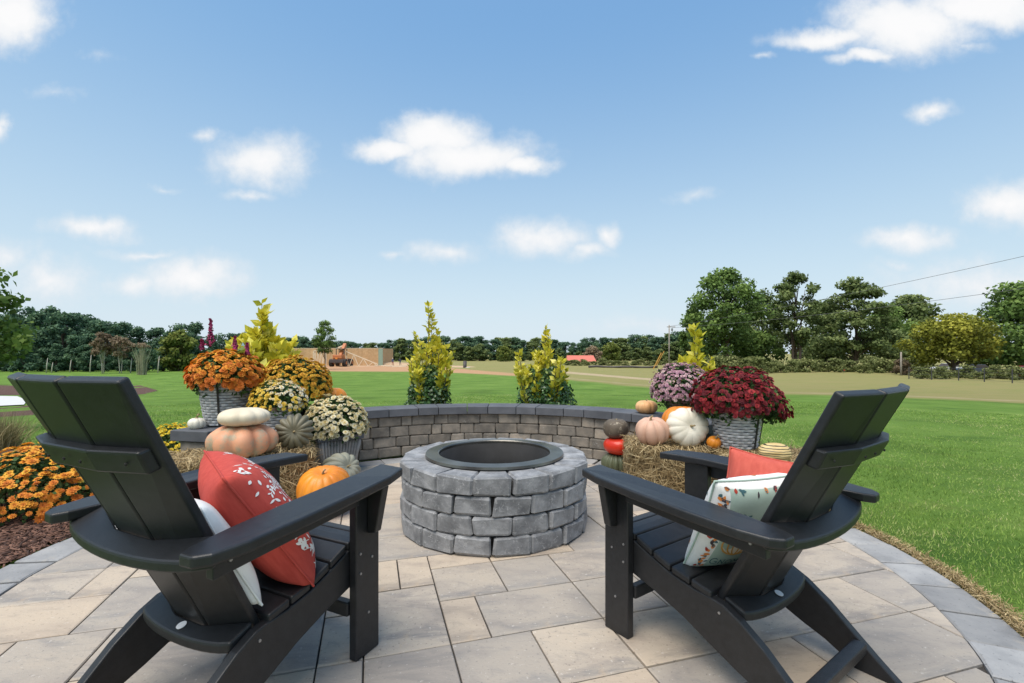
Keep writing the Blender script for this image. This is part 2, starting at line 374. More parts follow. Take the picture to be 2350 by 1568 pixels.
mix_mask(m_ground,attr_mask('pale',.6,.6),(.43,.335,.21))
mix_mask(m_ground,attr_mask('dirt',.3,.35),(.46,.27,.15))
ground=mobj('ground',me,m_ground); ground['kind']='structure'

# lawn blades near the patio
def in_poly(px,py,poly):
    ins=np.zeros(len(px),bool); n=len(poly)
    for i in range(n):
        x1,y1=poly[i]; x2,y2=poly[(i+1)%n]
        c=((y1>py)!=(y2>py))&(px<(x2-x1)*(py-y1)/(y2-y1+1e-12)+x1); ins^=c
    return ins
bed_px=[(-420,1420),(-100,1345),(0,1300),(150,1236),(210,1205),(300,1130),(430,1050),(455,1030),(330,1012),(150,1022),(60,1026),(-100,1034),(-500,1120)]
bed_poly=[G(u,v)[:2] for u,v in bed_px]
nb=300000
rd=np.exp(rng.uniform(np.log(1.6),np.log(17),nb)); aa=np.radians(rng.uniform(-54,56,nb)); bx=rd*np.sin(aa); by=rd*np.cos(aa)
pd=np.hypot(bx-PC[0],by-PC[1]); wd=np.hypot(bx-WC[0],by-WC[1])
keep=(pd>PRo+.06)&~((wd<WR+.36)&(by>3.3))&~in_poly(bx,by,bed_poly)
bx,by,rd=bx[keep],by[keep],rd[keep]
BL=([(-.5,0,0),(.5,0,0),(0,.25,1)],[(0,1,2)])
n=len(bx); sp_=rng.uniform(0,6.28,n); hgt=rng.uniform(.018,.038,n)*(1+.25*np.sin(bx*3.1+np.sin(by*2))*np.sin(by*2.7))
rot=basis(np.stack([rng.normal(0,.45,n),rng.normal(0,.45,n),np.ones(n)],1),sp_)
sc=np.stack([.0018+.0009*rd,hgt,hgt*.8],1)
patch=np.clip(.5+.22*np.sin(bx*1.9+1.7*np.sin(by*.9))*np.sin(by*1.6+bx*.4)+.16*np.sin(bx*5.3+2*np.sin(by*3.1))*np.sin(by*7.7+1.5*np.sin(bx*2.3))+rng.normal(0,.2,n),0,1)
m_blade=mat('grass_blades',[(.08,(.10,.18,.032)),(.42,(.235,.37,.07)),(.72,(.36,.47,.12)),(.98,(.52,.50,.24))],rough=.8,attr='rnd',noise_w=.0,scale=5,trans=.25,spec=.2)
g=mobj('lawn_grass',scatter_mesh('lawn_grass',*BL,np.stack([bx,by,tz(bx,by)-.004],1),rot,sc,rnd=patch),m_blade)
tag(g,'short green sod blades covering the lawn around the patio','grass',kind='stuff')

# mulch bed left of the patio
m_mulch=mat('shredded_mulch',[(.25,(.035,.016,.010)),(.5,(.095,.045,.028)),(.75,(.17,.085,.055))],rough=.95,scale=22,detail=6,bump=1,bscale=45,bdist=.03)
m_chip=mat('mulch_chips',[(.05,(.035,.016,.010)),(.5,(.11,.052,.034)),(.95,(.23,.12,.08))],rough=.9,attr='rnd',noise_w=.15)
def bed(px, name='mulch_bed', dz=.02, mt=None):
    mb=MB(); P=[GT(u,v,dz) for u,v in px]; mb.add(P,[tuple(range(len(P)))])
    me=mb.mesh(name); bm=bmesh.new(); bm.from_mesh(me); bmesh.ops.triangulate(bm,faces=bm.faces); bm.normal_update()
    for f in bm.faces:
        if f.normal.z<0: f.normal_flip()
    bm.to_mesh(me); bm.free()
    o=mobj(name,me,mt or m_mulch); o['kind']='structure'; return o
b1=bed(bed_px)
q=np.array(bed_poly); k=26000
mxx=rng.uniform(-4.6,q[:,0].max(),k); myy=rng.uniform(1.6,q[:,1].max(),k)
ok=in_poly(mxx,myy,bed_poly)&(np.hypot(mxx-PC[0],myy-PC[1])>PRo+.01); mxx,myy=mxx[ok],myy[ok]; k=len(mxx)
CHIP=([(-.5,-.5,0),(.5,-.5,0),(.5,.5,0),(-.5,.5,0),(-.5,-.5,1),(.5,-.5,1),(.5,.5,1),(-.5,.5,1)],[(4,5,6,7),(0,1,5,4),(1,2,6,5),(2,3,7,6),(3,0,4,7)])
sc=np.stack([rng.uniform(.004,.012,k),rng.uniform(.02,.075,k),rng.uniform(.002,.006,k)],1)
ch=mobj('mulch_chips',scatter_mesh('mulch_chips',*CHIP,np.stack([mxx,myy,tz(mxx,myy)+.021+rng.uniform(0,.012,k)],1),basis(np.stack([rng.normal(0,.22,k),rng.normal(0,.22,k),np.ones(k)],1),rng.uniform(0,6.28,k)),sc),m_chip,b1); stuff(ch)
bed([(-260,876),(40,886),(78,899),(70,908),(-260,905)])
bed([(-260,946),(30,937),(62,932),(85,945),(70,962),(-60,972),(-260,985)])
bed([(276,889),(322,885),(362,897),(335,905),(285,909)])
m_conc=mat('concrete',[(.52,.51,.49),(.62,.61,.59)],rough=.9,scale=4,bump=.2,bscale=80)
p_=bed([(-260,904),(40,911),(62,921),(55,931),(-260,946)],'concrete_path',.035,m_conc)

# ------------------------------------------------------------------ patio: pavers on a turned 0.152 m grid, clipped by the circle
patio=MB(); patio.lathe([(0,-.05),(PRo-.012,-.05),(PRo-.012,-.012),(0,-.012)],96,(PC[0],PC[1],0))
patio=patio.build('patio',m_joint); patio['kind']='structure'
TH=.287; GX,GY=.278,1.712; MU,MV=.1505,.154
fixed=[(0,0,1,2),(1,0,3,2),(-2,0,2,3),(0,2,2,2),(-1,3,1,2),(2,2,2,2),(0,-2,2,2),(2,-2,2,2),(-2,-2,2,2),(4,0,2,2),(4,-2,3,2),(4,2,3,2),(9,0,2,2),(11,0,3,2),(10,-2,2,2),(12,-2,2,2),(8,-4,4,2),(-2,3,1,2)]
occ={}
tiles=[]
def put(a,b,w_,h_):
    for i in range(a,a+w_):
        for j in range(b,b+h_): occ[(i,j)]=1
    tiles.append((a,b,w_,h_))
for t_ in fixed: put(*t_)
pr=random.Random(11)
for j in range(-14,24):
    for i in range(-18,20):
        if (i,j) in occ: continue
        opts=[(3,2)]*5+[(2,3)]*3+[(2,2)]*5+[(1,2)]*2+[(2,1)]*2; pr.shuffle(opts)
        for w_,h_ in opts+[(1,1)]:
            if all((i+a,j+b) not in occ for a in range(w_) for b in range(h_)): put(i,j,w_,h_); break
ct,st=math.cos(TH),math.sin(TH)
def clip_circle(poly,c,r,n=120):
    # Sutherland-Hodgman against a fine polygon of the circle
    out=poly
    for k_ in range(n):
        a=2*math.pi*(k_+.5)/n; nx,ny=math.cos(a),math.sin(a); lim=r*math.cos(math.pi/n)
        dv=[(p[0]-c[0])*nx+(p[1]-c[1])*ny-lim for p in out]
        if all(q_<=0 for q_ in dv): continue
        res=[]
        for i in range(len(out)):
            p,q_=out[i],out[(i+1)%len(out)]; dp,dq=dv[i],dv[(i+1)%len(out)]
            if dp<=0: res.append(p)
            if (dp<0<dq) or (dq<0<dp):
                s_=dp/(dp-dq); res.append((p[0]+s_*(q_[0]-p[0]),p[1]+s_*(q_[1]-p[1])))
        out=res
        if len(out)<3: return []
    return out
def stone_slab(name, poly, ztop, th, ch, mt, parent, jit=.0015, dz=0):
    n_=len(poly); cx_=sum(p[0] for p in poly)/n_; cy_=sum(p[1] for p in poly)/n_
    loc=[(p[0]-cx_,p[1]-cy_) for p in poly]
    def inset(ps,d):
        out=[]
        for x,y in ps:
            l=math.hypot(x,y); k_=max(l-d*1.3,0)/l if l>0 else 0; out.append((x*k_,y*k_))
        return out
    top=inset(loc,ch); V=[(x,y,-th) for x,y in loc]+[(x,y,-ch*.7) for x,y in loc]+[(x,y,random.uniform(-jit,jit)) for x,y in top]
    Fc=[]
    for b in (0,n_):
        for i in range(n_): Fc.append((b+i,b+(i+1)%n_,b+n_+(i+1)%n_,b+n_+i))
    Fc.append(tuple(range(2*n_,3*n_)))
    mb=MB().add(V,Fc)
    return mb.build(name,mt,parent,loc=(cx_,cy_,ztop+dz))
gap=.003
for (a,b,w_,h_) in tiles:
    x0,x1=GX+a*MU+gap,GX+(a+w_)*MU-gap; y0,y1=GY+b*MV+gap,GY+(b+h_)*MV-gap
    pl=[(x*ct-y*st,x*st+y*ct) for x,y in ((x0,y0),(x1,y0),(x1,y1),(x0,y1))]
    pl=clip_circle(pl,PC,PRi-.004)
    if len(pl)<3: continue
    ar=abs(sum(pl[i][0]*pl[(i+1)%len(pl)][1]-pl[(i+1)%len(pl)][0]*pl[i][1] for i in range(len(pl))))/2
    if ar<.0012: continue
    o=stone_slab('paver',pl,0,.02,.004,m_paver,patio,dz=random.uniform(-.0015,.0015))
nbp=58
for k_ in range(nbp):
    a0_=2*math.pi*(k_+random.uniform(-.06,.06))/nbp; a1_=2*math.pi*(k_+1)/nbp-.004-(.002 if k_%3 else .004)
    dl=math.atan2(PC[1]-WC[1],1)
    pl=[(PC[0]+r_*math.cos(a_),PC[1]+r_*math.sin(a_)) for r_,a_ in [(PRi,a0_),(PRo,a0_),(PRo,(a0_+a1_)/2),(PRo,a1_),(PRi,a1_),(PRi,(a0_+a1_)/2)]]
    stone_slab('border_paver',pl,.001,.02,.006,m_border,patio,dz=random.uniform(-.002,.002))

# dry turned-up sod edge along the right of the border
m_straw=mat('straw',[(.05,(.16,.105,.045)),(.5,(.36,.26,.12)),(.95,(.58,.46,.26))],rough=.8,attr='rnd',noise_w=.1,trans=.1)
k=16000; ea=np.radians(rng.uniform(-75,38,k)); er=PRo+.005+abs(rng.normal(0,.035,k))
STR=([(-.5,0,0),(.5,0,0),(.5,.5,.12),(-.5,.5,.12),(.5,1,0),(-.5,1,0)],[(0,1,2,3),(3,2,4,5)])
sc=np.stack([rng.uniform(.0015,.003,k),rng.uniform(.012,.035,k),rng.uniform(.012,.035,k)],1)
g=mobj('dry_grass_edge',scatter_mesh('dry_grass_edge',*STR,np.stack([PC[0]+er*np.cos(ea),PC[1]+er*np.sin(ea),rng.uniform(-.015,.022,k)*np.exp(-((er-PRo-.03)/.05)**2)],1),basis(rdir(k)+np.array([0,0,1.0]),rng.uniform(0,6.28,k)),sc),m_straw)
tag(g,'strip of dry tan sod edging between grey border pavers and lawn','dry grass',kind='stuff')

# ------------------------------------------------------------------ tumbled blocks
def block_mesh(name, lx, ly, lz, ch, jit, taper=0, seed=0):
    """chamfered box, front face at -y; corners knocked about"""
    r_=random.Random(seed); V=[]; id_={}
    for sx in(-1,1):
        for sy in(-1,1):
            for sz in(-1,1):
                c=[ch*r_.uniform(.5,1.6) for _ in range(3)]
                j=[r_.uniform(-jit,jit) for _ in range(3)]
                P=Vector((sx*lx/2+j[0],sy*ly/2+j[1]*.6,sz*lz/2+j[2]*.5))
                for ax in range(3):
                    q_=P.copy()
                    for b in range(3):
                        if b!=ax: q_[b]-=(-1 if b==-1 else 1)*((sx,sy,sz)[b])*c[b]
                    id_[(sx,sy,sz,ax)]=len(V); V.append(q_)
    Fc=[]
    def quad(ax,s):
        o1,o2=[b for b in range(3) if b!=ax]; out=[]
        for a,b in((-1,-1),(1,-1),(1,1),(-1,1)):
            k_=[0,0,0]; k_[ax]=s; k_[o1]=a; k_[o2]=b; out.append(id_[(*k_,ax)])
        return out
    for ax in range(3):
        for s in(-1,1): Fc.append(quad(ax,s))
    for e in range(3):
        o1,o2=[b for b in range(3) if b!=e]
        for a in(-1,1):
            for b in(-1,1):
                k0=[0,0,0];k0[o1]=a;k0[o2]=b;k1=list(k0);k0[e]=-1;k1[e]=1
                Fc.append([id_[(*k0,o1)],id_[(*k1,o1)],id_[(*k1,o2)],id_[(*k0,o2)]])
    for sx in(-1,1):
        for sy in(-1,1):
            for sz in(-1,1): Fc.append([id_[(sx,sy,sz,a)] for a in range(3)])
    V=[Vector((v.x*(1+taper*v.y/ly),v.y,v.z)) for v in V]
    me=bpy.data.meshes.new(name); me.from_pydata([tuple(v) for v in V],[],Fc)
    bm=bmesh.new(); bm.from_mesh(me); bmesh.ops.recalc_face_normals(bm,faces=bm.faces); bm.to_mesh(me); bm.free(); me.update()
    return me
PITC=(-.108,2.995); PR_,PH=.565,.408
pit=thing('fire_pit','round grey block fire pit with black steel ring in the middle of the patio','fire pit',(PITC[0],PITC[1],0))
nblk=17; ly=.19; hc=PH/4; lx=(2*PR_*math.sin(math.pi/nblk)-.004)*.832
pm=[block_mesh('block',lx,ly,hc-.004,.010,.0075,.40,s) for s in range(14)]
for m_ in pm: m_.materials.append(m_pit)
for c in range(4):
    for k_ in range(nblk):
        a=2*math.pi*(k_+.5*(c%2)+.29)/nblk; rr_=PR_-ly/2+random.uniform(-.004,.004)
        o=mobj('block',random.choice(pm),None,pit); o.location=(rr_*math.cos(a),rr_*math.sin(a),hc*(c+.5)+.001)
        o.rotation_euler=(random.uniform(-.012,.012),random.uniform(-.012,.012),a+math.pi/2+random.uniform(-.012,.012)); o.rotation_euler.z+=math.pi if False else 0
        o.scale=(1,-1 if False else 1,1)
        # blocks are narrower towards the centre
        o.rotation_euler.z=a-math.pi/2+random.uniform(-.012,.012)
mb=MB(); mb.lathe([(PR_-ly+.012,.002),(PR_-.035,.002),(PR_-.035,PH-.03),(PR_-ly+.012,PH-.03)],64,close=True); mb.build('core',m_dark,pit,True)
rg=MB(); rg.lathe([(.345,PH-.012),(.345,PH+.016),(.352,PH+.022),(.425,PH+.018),(.428,PH+.004),(.424,PH+.002),(.36,PH+.004),(.352,PH-.012)],96,close=True)
rg.build('steel_ring',m_steel,pit)
ln_=MB(); ln_.lathe([(.346,PH),(.346,.03),(.338,.03),(.338,PH)],72,close=True); ln_.build('fire_liner',m_liner,pit,True)
fl=MB(); fl.lathe([(0,.05),(.12,.06),(.25,.045),(.337,.035)],40,mod=lambda a,r,z:r); fl.build('ash_bed',m_ash,pit,True)
for k_ in range(3):
    b_=block_mesh('burnt_rock',.13,.10,.09,.02,.02,0,60+k_); o=mobj('burnt_rock',b_,mat('rock%d'%k_,[(.05,.04,.035),(.22,.15,.10)],scale=9,rough=.95),pit); o.location=((-.1,.14,.02)[k_],(.12,.16,.22)[k_],.09); o.rotation_euler=(k_*.4,.3,k_*1.3)

wall=thing('seat_wall','curved low seat wall of tumbled grey brown blocks with smooth grey caps','wall',(WC[0],WC[1],0))
T0,T1=R(22),R(168); CAPZ=.405; hcw=CAPZ/4
sizes=[.105,.135,.19,.225]; WDp=.22
wm={(s,v):block_mesh('wall_block',(s-.003)*1.053,WDp,hcw-.003,.008,.004,.10,int(s*1000)+v) for s in sizes for v in range(4)}
for m_ in wm.values(): m_.materials.append(m_wall)
wr=random.Random(5)
for c in range(4):
    a=T0
    while a<T1-.02:
        s=wr.choice(sizes+[.19,.225,.225]); da=s/(WR)
        if a+da>T1:
            s=min(sizes,key=lambda q_:abs(q_-(T1-a)*WR)); da=s/WR
        am=a+da/2; r_=WR+WDp/2+wr.uniform(-.005,.005)
        o=mobj('wall_block',wm[(s,wr.randrange(4))],None,wall); o.location=(r_*math.cos(am),r_*math.sin(am),hcw*(c+.5)+.001)
        o.rotation_euler=(wr.uniform(-.01,.01),wr.uniform(-.01,.01),am-math.pi/2+wr.uniform(-.012,.012))
        a+=da
ar_=[T0+.02+(T1-T0-.04)*i/60 for i in range(61)]
mb=MB(); P=[((WR+.03)*math.cos(a),(WR+.03)*math.sin(a)) for a in ar_]+[((WR+WDp-.03)*math.cos(a),(WR+WDp-.03)*math.sin(a)) for a in reversed(ar_)]
mb.prism(P,.002,CAPZ-.005); mb.build('wall_core',m_dark,wall)
CI,CO=WR-.035,WR+WDp+.06; CT=.482
a=T0-.01; cs=[.29,.21,.29,.2]; kk=0
while a<T1+.005:
    da=min(cs[kk%4]/CI,T1+.012-a); kk+=1
    if da<.05: break
    a0_,a1_=a+.0015,a+da-.0015; am=(a0_+a1_)/2
    pl=[(CI*math.cos(t_),CI*math.sin(t_)) for t_ in (a0_,am,a1_)]+[(CO*math.cos(t_),CO*math.sin(t_)) for t_ in (a1_,am,a0_)]
    # a straight-cut stone: keep it as a plain wedge
    pl=[pl[0],pl[2],pl[3],pl[5]]
    mb=MB().prism(pl[::-1],CAPZ,CT+wr.uniform(-.001,.001)); mb.build('cap_stone',m_cap,wall,bevel=.004,seg=1)
    a+=da

# ------------------------------------------------------------------ chairs
def plank_x(mb, prof, x0, x1):
    """profile in (y,z) extruded along x"""
    n_=len(prof)
    ccw=sum(prof[i][0]*prof[(i+1)%n_][1]-prof[(i+1)%n_][0]*prof[i][1] for i in range(n_))>0
    p=prof if ccw else prof[::-1]
    mb.add([(x0,y,z) for y,z in p]+[(x1,y,z) for y,z in p],[tuple(range(n_-1,-1,-1)),tuple(range(n_,2*n_))]+[(i,(i+1)%n_,n_+(i+1)%n_,n_+i) for i in range(n_)])
    return mb
SEAT=[(.03,.372),(.0,.387),(-.055,.392),(-.11,.384),(-.194,.348),(-.269,.32),(-.353,.303),(-.42,.289)]
def seat_z(y): return float(np.interp(-y,[-q_[0] for q_ in SEAT],[q_[1] for q_ in SEAT]))
def back_c(z): return -.362-.491*z          # rear face of the middle slat
def back_e(z): return -.300-.514*z          # rear face of the outer edges
def make_chair(label):
    t=thing('adirondack_chair',label,'chair',group='charcoal adirondack chairs facing the fire pit')
    BV=.004
    for s in(-1,1):
        leg=MB(); leg.box((s*.257,-.056,.2825),(.032,.112,.565)); lg=leg.build('front_leg',m_chair,t,bevel=BV)
        br=MB(); P=[(.274,.402),(.274,.564),(.345,.564),(.310,.41)]
        n_=4; pts=[(s*x,y,z) for y in(-.062,-.03) for x,z in P]; br.add(pts,[(0,1,2,3),(7,6,5,4)]+[(i,(i+1)%4+0,4+(i+1)%4,4+i) for i in range(4)])
        me_=br.mesh('arm_bracket'); bm=bmesh.new(); bm.from_mesh(me_); bmesh.ops.recalc_face_normals(bm,faces=bm.faces); bm.to_mesh(me_); bm.free()
        mobj('arm_bracket',me_,m_chair,t,BV)
        prof=[(.0,.362),(-.055,.366),(-.11,.358),(-.194,.322),(-.269,.294),(-.353,.277),(-.42,.272),(-.455,.265),(-.51,.237),(-.582,.185),(-.65,.122),(-.73,.05),(-.79,.0),(-.655,.0),(-.625,.025),(-.57,.055),(-.5,.082),(-.41,.122),(-.32,.165),(-.2,.208),(-.1,.236),(.0,.25)]
        plank_x(MB(),prof,s*.2085,s*.2395).build('side_rail',m_chair,t,bevel=BV) if s>0 else plank_x(MB(),prof,-.2395,-.2085).build('side_rail',m_chair,t,bevel=BV)
        out=[(.195,.1),(.312,.085),(.352,-.03),(.375,-.2),(.388,-.42),(.388,-.58),(.372,-.66),(.345,-.69),(.30,-.692),(.282,-.66),(.262,-.55),(.243,-.38),(.226,-.1),(.212,.02)]
        am=MB(); zz=lambda y:.596+.026*min(y+.1,0)/.6
        n_=len(out); V=[(s*x,y,zz(y)-.03) for x,y in out]+[(s*x,y,zz(y)) for x,y in out]
        Fc=[tuple(range(n_)),tuple(range(2*n_-1,n_-1,-1))]+[(i,n_+i,n_+(i+1)%n_,(i+1)%n_) for i in range(n_)]
        am.add(V,Fc); me_=am.mesh('armrest'); bm=bmesh.new(); bm.from_mesh(me_); bmesh.ops.recalc_face_normals(bm,faces=bm.faces); bm.to_mesh(me_); bm.free()
        mobj('armrest',me_,m_chair,t,.007,3)
        ap=MB(); x0=.2745
        V=[]
        for (y,xi) in((-.115,.262),(-.63,.300)):
            for dx in(0,.028):
                for zz_ in (zz(y)-.0312,zz(y)-.083): V.append((s*(xi+dx),y,zz_))
        ap.add(V,[(0,1,3,2),(4,6,7,5),(0,4,5,1),(2,3,7,6),(0,2,6,4),(1,5,7,3)]); me_=ap.mesh('arm_rail'); bm=bmesh.new(); bm.from_mesh(me_); bmesh.ops.recalc_face_normals(bm,faces=bm.faces); bm.to_mesh(me_); bm.free()
        mobj('arm_rail',me_,m_chair,t,.003)
        for (x,y,z) in((.2738,-.036,.317),(.2738,-.092,.345),(.2738,-.091,.28),(.2738,-.053,.137),(.2405,-.445,.237),(.3325,-.59,.525)):
            sc_=MB(); sc_.tube([(s*(x-.002),y,z),(s*(x+.0015),y,z)],[.0048,.0042],10); sc_.build('screw',m_screw,lg)
    # seat slats
    yb=[.03,-.045,-.118,-.192,-.267,-.342,-.418]
    for i in range(6):
        y0,y1=yb[i]-.002,yb[i+1]+.003; ys=[y0,(y0+y1)/2,y1]
        prof=[(y,seat_z(y)) for y in ys]+[(y,seat_z(y)-.0245) for y in reversed(ys)]
        hw=.2375 if i>0 else .2375
        plank_x(MB(),prof,-hw,hw).build('seat_slat',m_chair,t,bevel=.006,seg=2)
    # back: three planks, outer ones turned in
    def xe(z,k_): return np.interp(z,[.25,.95],[.205,.268])*k_
    th=.026
    for (xa,xb) in((-1,-.37),(-.345,.345),(.37,1)):
        V=[]
        for z in(.235,.96):
            for dpt in(0,th):
                for k_ in(xa,xb):
                    f=(abs(k_)-.36)/.64 if abs(k_)>.36 else 0
                    y=back_c(z)+(back_e(z)-back_c(z))*f
                    V.append((xe(z,k_)*(1-.03*(dpt>0)*(abs(k_)>.9)),y+dpt,z-(.012 if z>.5 and dpt==0 else 0)))
        mb=MB().add(V,[(0,1,3,2),(4,6,7,5),(0,4,5,1),(2,3,7,6),(0,2,6,4),(1,5,7,3)]); me_=mb.mesh('back_slat'); bm=bmesh.new(); bm.from_mesh(me_); bmesh.ops.recalc_face_normals(bm,faces=bm.faces); bm.to_mesh(me_); bm.free()
        mobj('back_slat',me_,m_chair,t,.007,3)
    # upper batten, faceted
    zc_=.775
    pts=[(-.95,),(-.42,),(.42,),(.95,)]
    V=[]; nn=Vector((0,.86,.42))
    for k_ in(-.96,-.42,.42,.96):
        f=max(abs(k_)-.36,0)/.64; ye=back_c(zc_)+(back_e(zc_)-back_c(zc_))*f
        for dpt in(.001,.034):
            for h in(-.03,.03):
                z=zc_+h*.89; V.append((xe(z,k_),ye-.49*(z-zc_)-dpt*(.9 if dpt>.01 else 1)-.001,z-dpt*.25))
    Fc=[]
    for i in range(3):
        a=4*i;b=4*(i+1)
        Fc+=[(a,b,b+1,a+1),(a+2,a+3,b+3,b+2),(a,a+2,b+2,b),(a+1,b+1,b+3,a+3)]
    Fc+=[(0,1,3,2),(12,14,15,13)]
    mb=MB().add(V,Fc); me_=mb.mesh('back_batten'); bm=bmesh.new(); bm.from_mesh(me_); bmesh.ops.recalc_face_normals(bm,faces=bm.faces); bm.to_mesh(me_); bm.free()
    bt=mobj('back_batten',me_,m_chair,t,.006,2)
    for k_ in(-.8,-.3,.3,.8,0):
        f=max(abs(k_)-.36,0)/.64; ye=back_c(zc_)+(back_e(zc_)-back_c(zc_))*f
        sc_=MB(); sc_.tube([(xe(zc_,k_),ye-.034,zc_-.009),(xe(zc_,k_),ye-.0375,zc_-.01)],.0036,8); sc_.build('screw',m_dark,bt)
    # crescents
    def crescent(name,zt,th_,inner,outer,tilt):
        n_=15; O=[];I=[]
        for i in range(n_):
            k_=-1+2*i/(n_-1); O.append((outer[0]*k_,outer[1]+(outer[2]-outer[1])*math.sqrt(max(0,1-(k_*.92)**2)))); 
            f=max(abs(inner[0]*k_)-inner[3],0)/(inner[0]-inner[3]); I.append((inner[0]*k_,inner[2]+(inner[1]-inner[2])*f))
        V=[]
        for (x,y) in O: V+= [(x,y,zt+tilt*(y-inner[2])-th_),(x,y,zt+tilt*(y-inner[2]))]
        for (x,y) in I: V+= [(x,y,zt+tilt*(y-inner[2])-th_),(x,y,zt+tilt*(y-inner[2]))]
        Fc=[];B=2*n_
        for i in range(n_-1):
            a=2*i;b=2*i+2
            Fc+=[(a,b,b+1,a+1),(B+a,B+a+1,B+b+1,B+b),(a+1,b+1,B+b+1,B+a+1),(a,B+a,B+b,b)]
        e=2*(n_-1); Fc+=[(0,1,B+1,B),(e,B+e,B+e+1,e+1)]
        mb=MB().add(V,Fc); me_=mb.mesh(name); bm=bmesh.new(); bm.from_mesh(me_); bmesh.ops.recalc_face_normals(bm,faces=bm.faces); bm.to_mesh(me_); bm.free()
        return mobj(name,me_,m_chair,t,.006,2)
    crescent('arm_support',.547,.028,(.31,-.567,-.632,.085),(.335,-.60,-.690),.42)
    lc=crescent('lower_support',.262,.028,(.207,-.442,-.492,.07),(.207,-.492,-.538,.07),.38)
    sk=MB(); sk.tube([(0,-.5145,.2551),(0,-.5150,.2566)],.0135,20); sk.build('sticker',m_sticker,lc)
    mb=MB(); mb.box((0,-.675,.083),(.417,.04,.036)); mb.build('rear_stretcher',m_chair,t,bevel=.005)
    mb=MB(); mb.box((0,-.105,.165),(.481,.032,.046)); mb.build('front_stretcher',m_chair,t,bevel=.005)
    return t
chL=make_chair('charcoal adirondack chair holding the red floral and white pillows')
chL.location=(-.7216,1.836,0); chL.rotation_euler=(0,0,-.4522); chL.scale=(1,1,1.039)
chR=copy_tree(chL); chR['label']='charcoal adirondack chair holding the mint printed and coral pillows'
chR.location=(.574,1.9937,0); chR.rotation_euler=(0,0,.6357); chR.scale=(1,1,.99)
# ------------------------------------------------------------------ pillows
def pillow_fn(w_,h_,t_):
    def f(a,b,side,off=0):      # a,b in -1..1
        pa,pb=1-abs(a)**2.6,1-abs(b)**2.6
        pinch=1-.07*(1-abs(b)**2)*abs(a)**2, 1-.07*(1-abs(a)**2)*abs(b)**2
        z=t_/2*(max(pa,0)*max(pb,0))**.45
        z*=1+.05*math.sin(7*a+3*b)*math.sin(5*b-2*a)
        return Vector((a*w_/2*pinch[0],b*h_/2*pinch[1],side*(z+off)))
    return f
def pillow(name,label,w_,h_,t_,mfront,mback,M4,group=None,border=0):
    f=pillow_fn(w_,h_,t_); n_=22; mb=MB(); V=[];
    g=[math.sin(math.pi/2*(-1+2*i/n_))*.35+.65*(-1+2*i/n_) for i in range(n_+1)]
    for s in(1,-1):
        for j in range(n_+1):
            for i in range(n_+1): V.append(f(g[i],g[j],s))
    K=(n_+1)**2; Fc=[]
    for s in(0,1):
        for j in range(n_):
            for i in range(n_):
                a=s*K+j*(n_+1)+i; q_=(a,a+1,a+n_+2,a+n_+1); Fc.append(q_ if s==0 else q_[::-1])
    me_=mb.add(V,Fc).mesh('cover'); bm=bmesh.new(); bm.from_mesh(me_); bmesh.ops.remove_doubles(bm,verts=bm.verts,dist=1e-5); bm.to_mesh(me_); bm.free()
    me_.materials.append(mfront); me_.materials.append(mback)
    # which side a face belongs to: by centre
    me_.polygons.foreach_set('material_index',[0 if (p.center.z>=0 or (border and (abs(p.center.x)>w_/2*(1-border) or p.center.y>h_/2*(1-border*.55)))) else 1 for p in me_.polygons]); me_.polygons.foreach_set('use_smooth',[True]*len(me_.polygons))
    root=thing(name,label,'pillow',group=group); root.matrix_world=M4
    c=link(bpy.data.objects.new('cover',me_)); c.parent=root
    # piped seam
    ed=[(g[i],-1) for i in range(n_+1)]+[(1,g[i]) for i in range(1,n_+1)]+[(g[i],1) for i in range(n_-1,-1,-1)]+[(-1,g[i]) for i in range(n_-1,0,-1)]
    pts=[f(a,b,1) for a,b in ed]; pts.append(pts[0])
    MB().tube(pts,.0035,6,False).build('seam',mback,root,True)
    return root,f
def chair_mat(ch,x,y,z,tilt,yaw=0,roll=0):
    """pillow frame: local x = chair right, local y = up along the lean, local z = facing forward"""
    base=Matrix.Translation(ch.location)@Matrix.Rotation(ch.rotation_euler.z,4,'Z')
    up=Vector((0,-math.sin(tilt),math.cos(tilt))); fw=Vector((0,math.cos(tilt),math.sin(tilt))); rt=up.cross(fw)
    m3=Matrix((rt,up,fw)).transposed().to_4x4()
    return base@Matrix.Translation((x,y,z*ch.scale.z))@Matrix.Rotation(yaw,4,'Z')@m3@Matrix.Rotation(roll,4,'Z')
m_red=mat('coral_red_linen',[(.42,.045,.032),(.52,.07,.05)],rough=.9,scale=60,stretch=(1,.2,1),bump=.3,bscale=500,bdist=.002)
m_coral=mat('coral_linen',[(.50,.085,.06),(.60,.12,.085)],rough=.9,scale=60,stretch=(1,.2,1),bump=.3,bscale=500,bdist=.002)
m_white=mat('white_cotton',[(.72,.72,.70),(.80,.80,.78)],rough=.9,scale=12,bump=.25,bscale=200,bdist=.002)
m_mint=mat('mint_cotton',[(.36,.47,.40),(.42,.53,.46)],rough=.85,scale=12,bump=.2,bscale=300,bdist=.002)
m_prW=mat('white_print',(.78,.74,.70),rough=.9); m_prO=mat('orange_print',(.72,.24,.05),rough=.9); m_prR=mat('rust_red_print',(.42,.05,.03),rough=.9)
m_prT=mat('teal_print',(.05,.13,.15),rough=.9); m_prC=mat('cream_print',(.80,.72,.58),rough=.9); m_prK=mat('dark_print',(.05,.04,.05),rough=.9); m_prG=mat('gold_print',(.62,.33,.08),rough=.9)
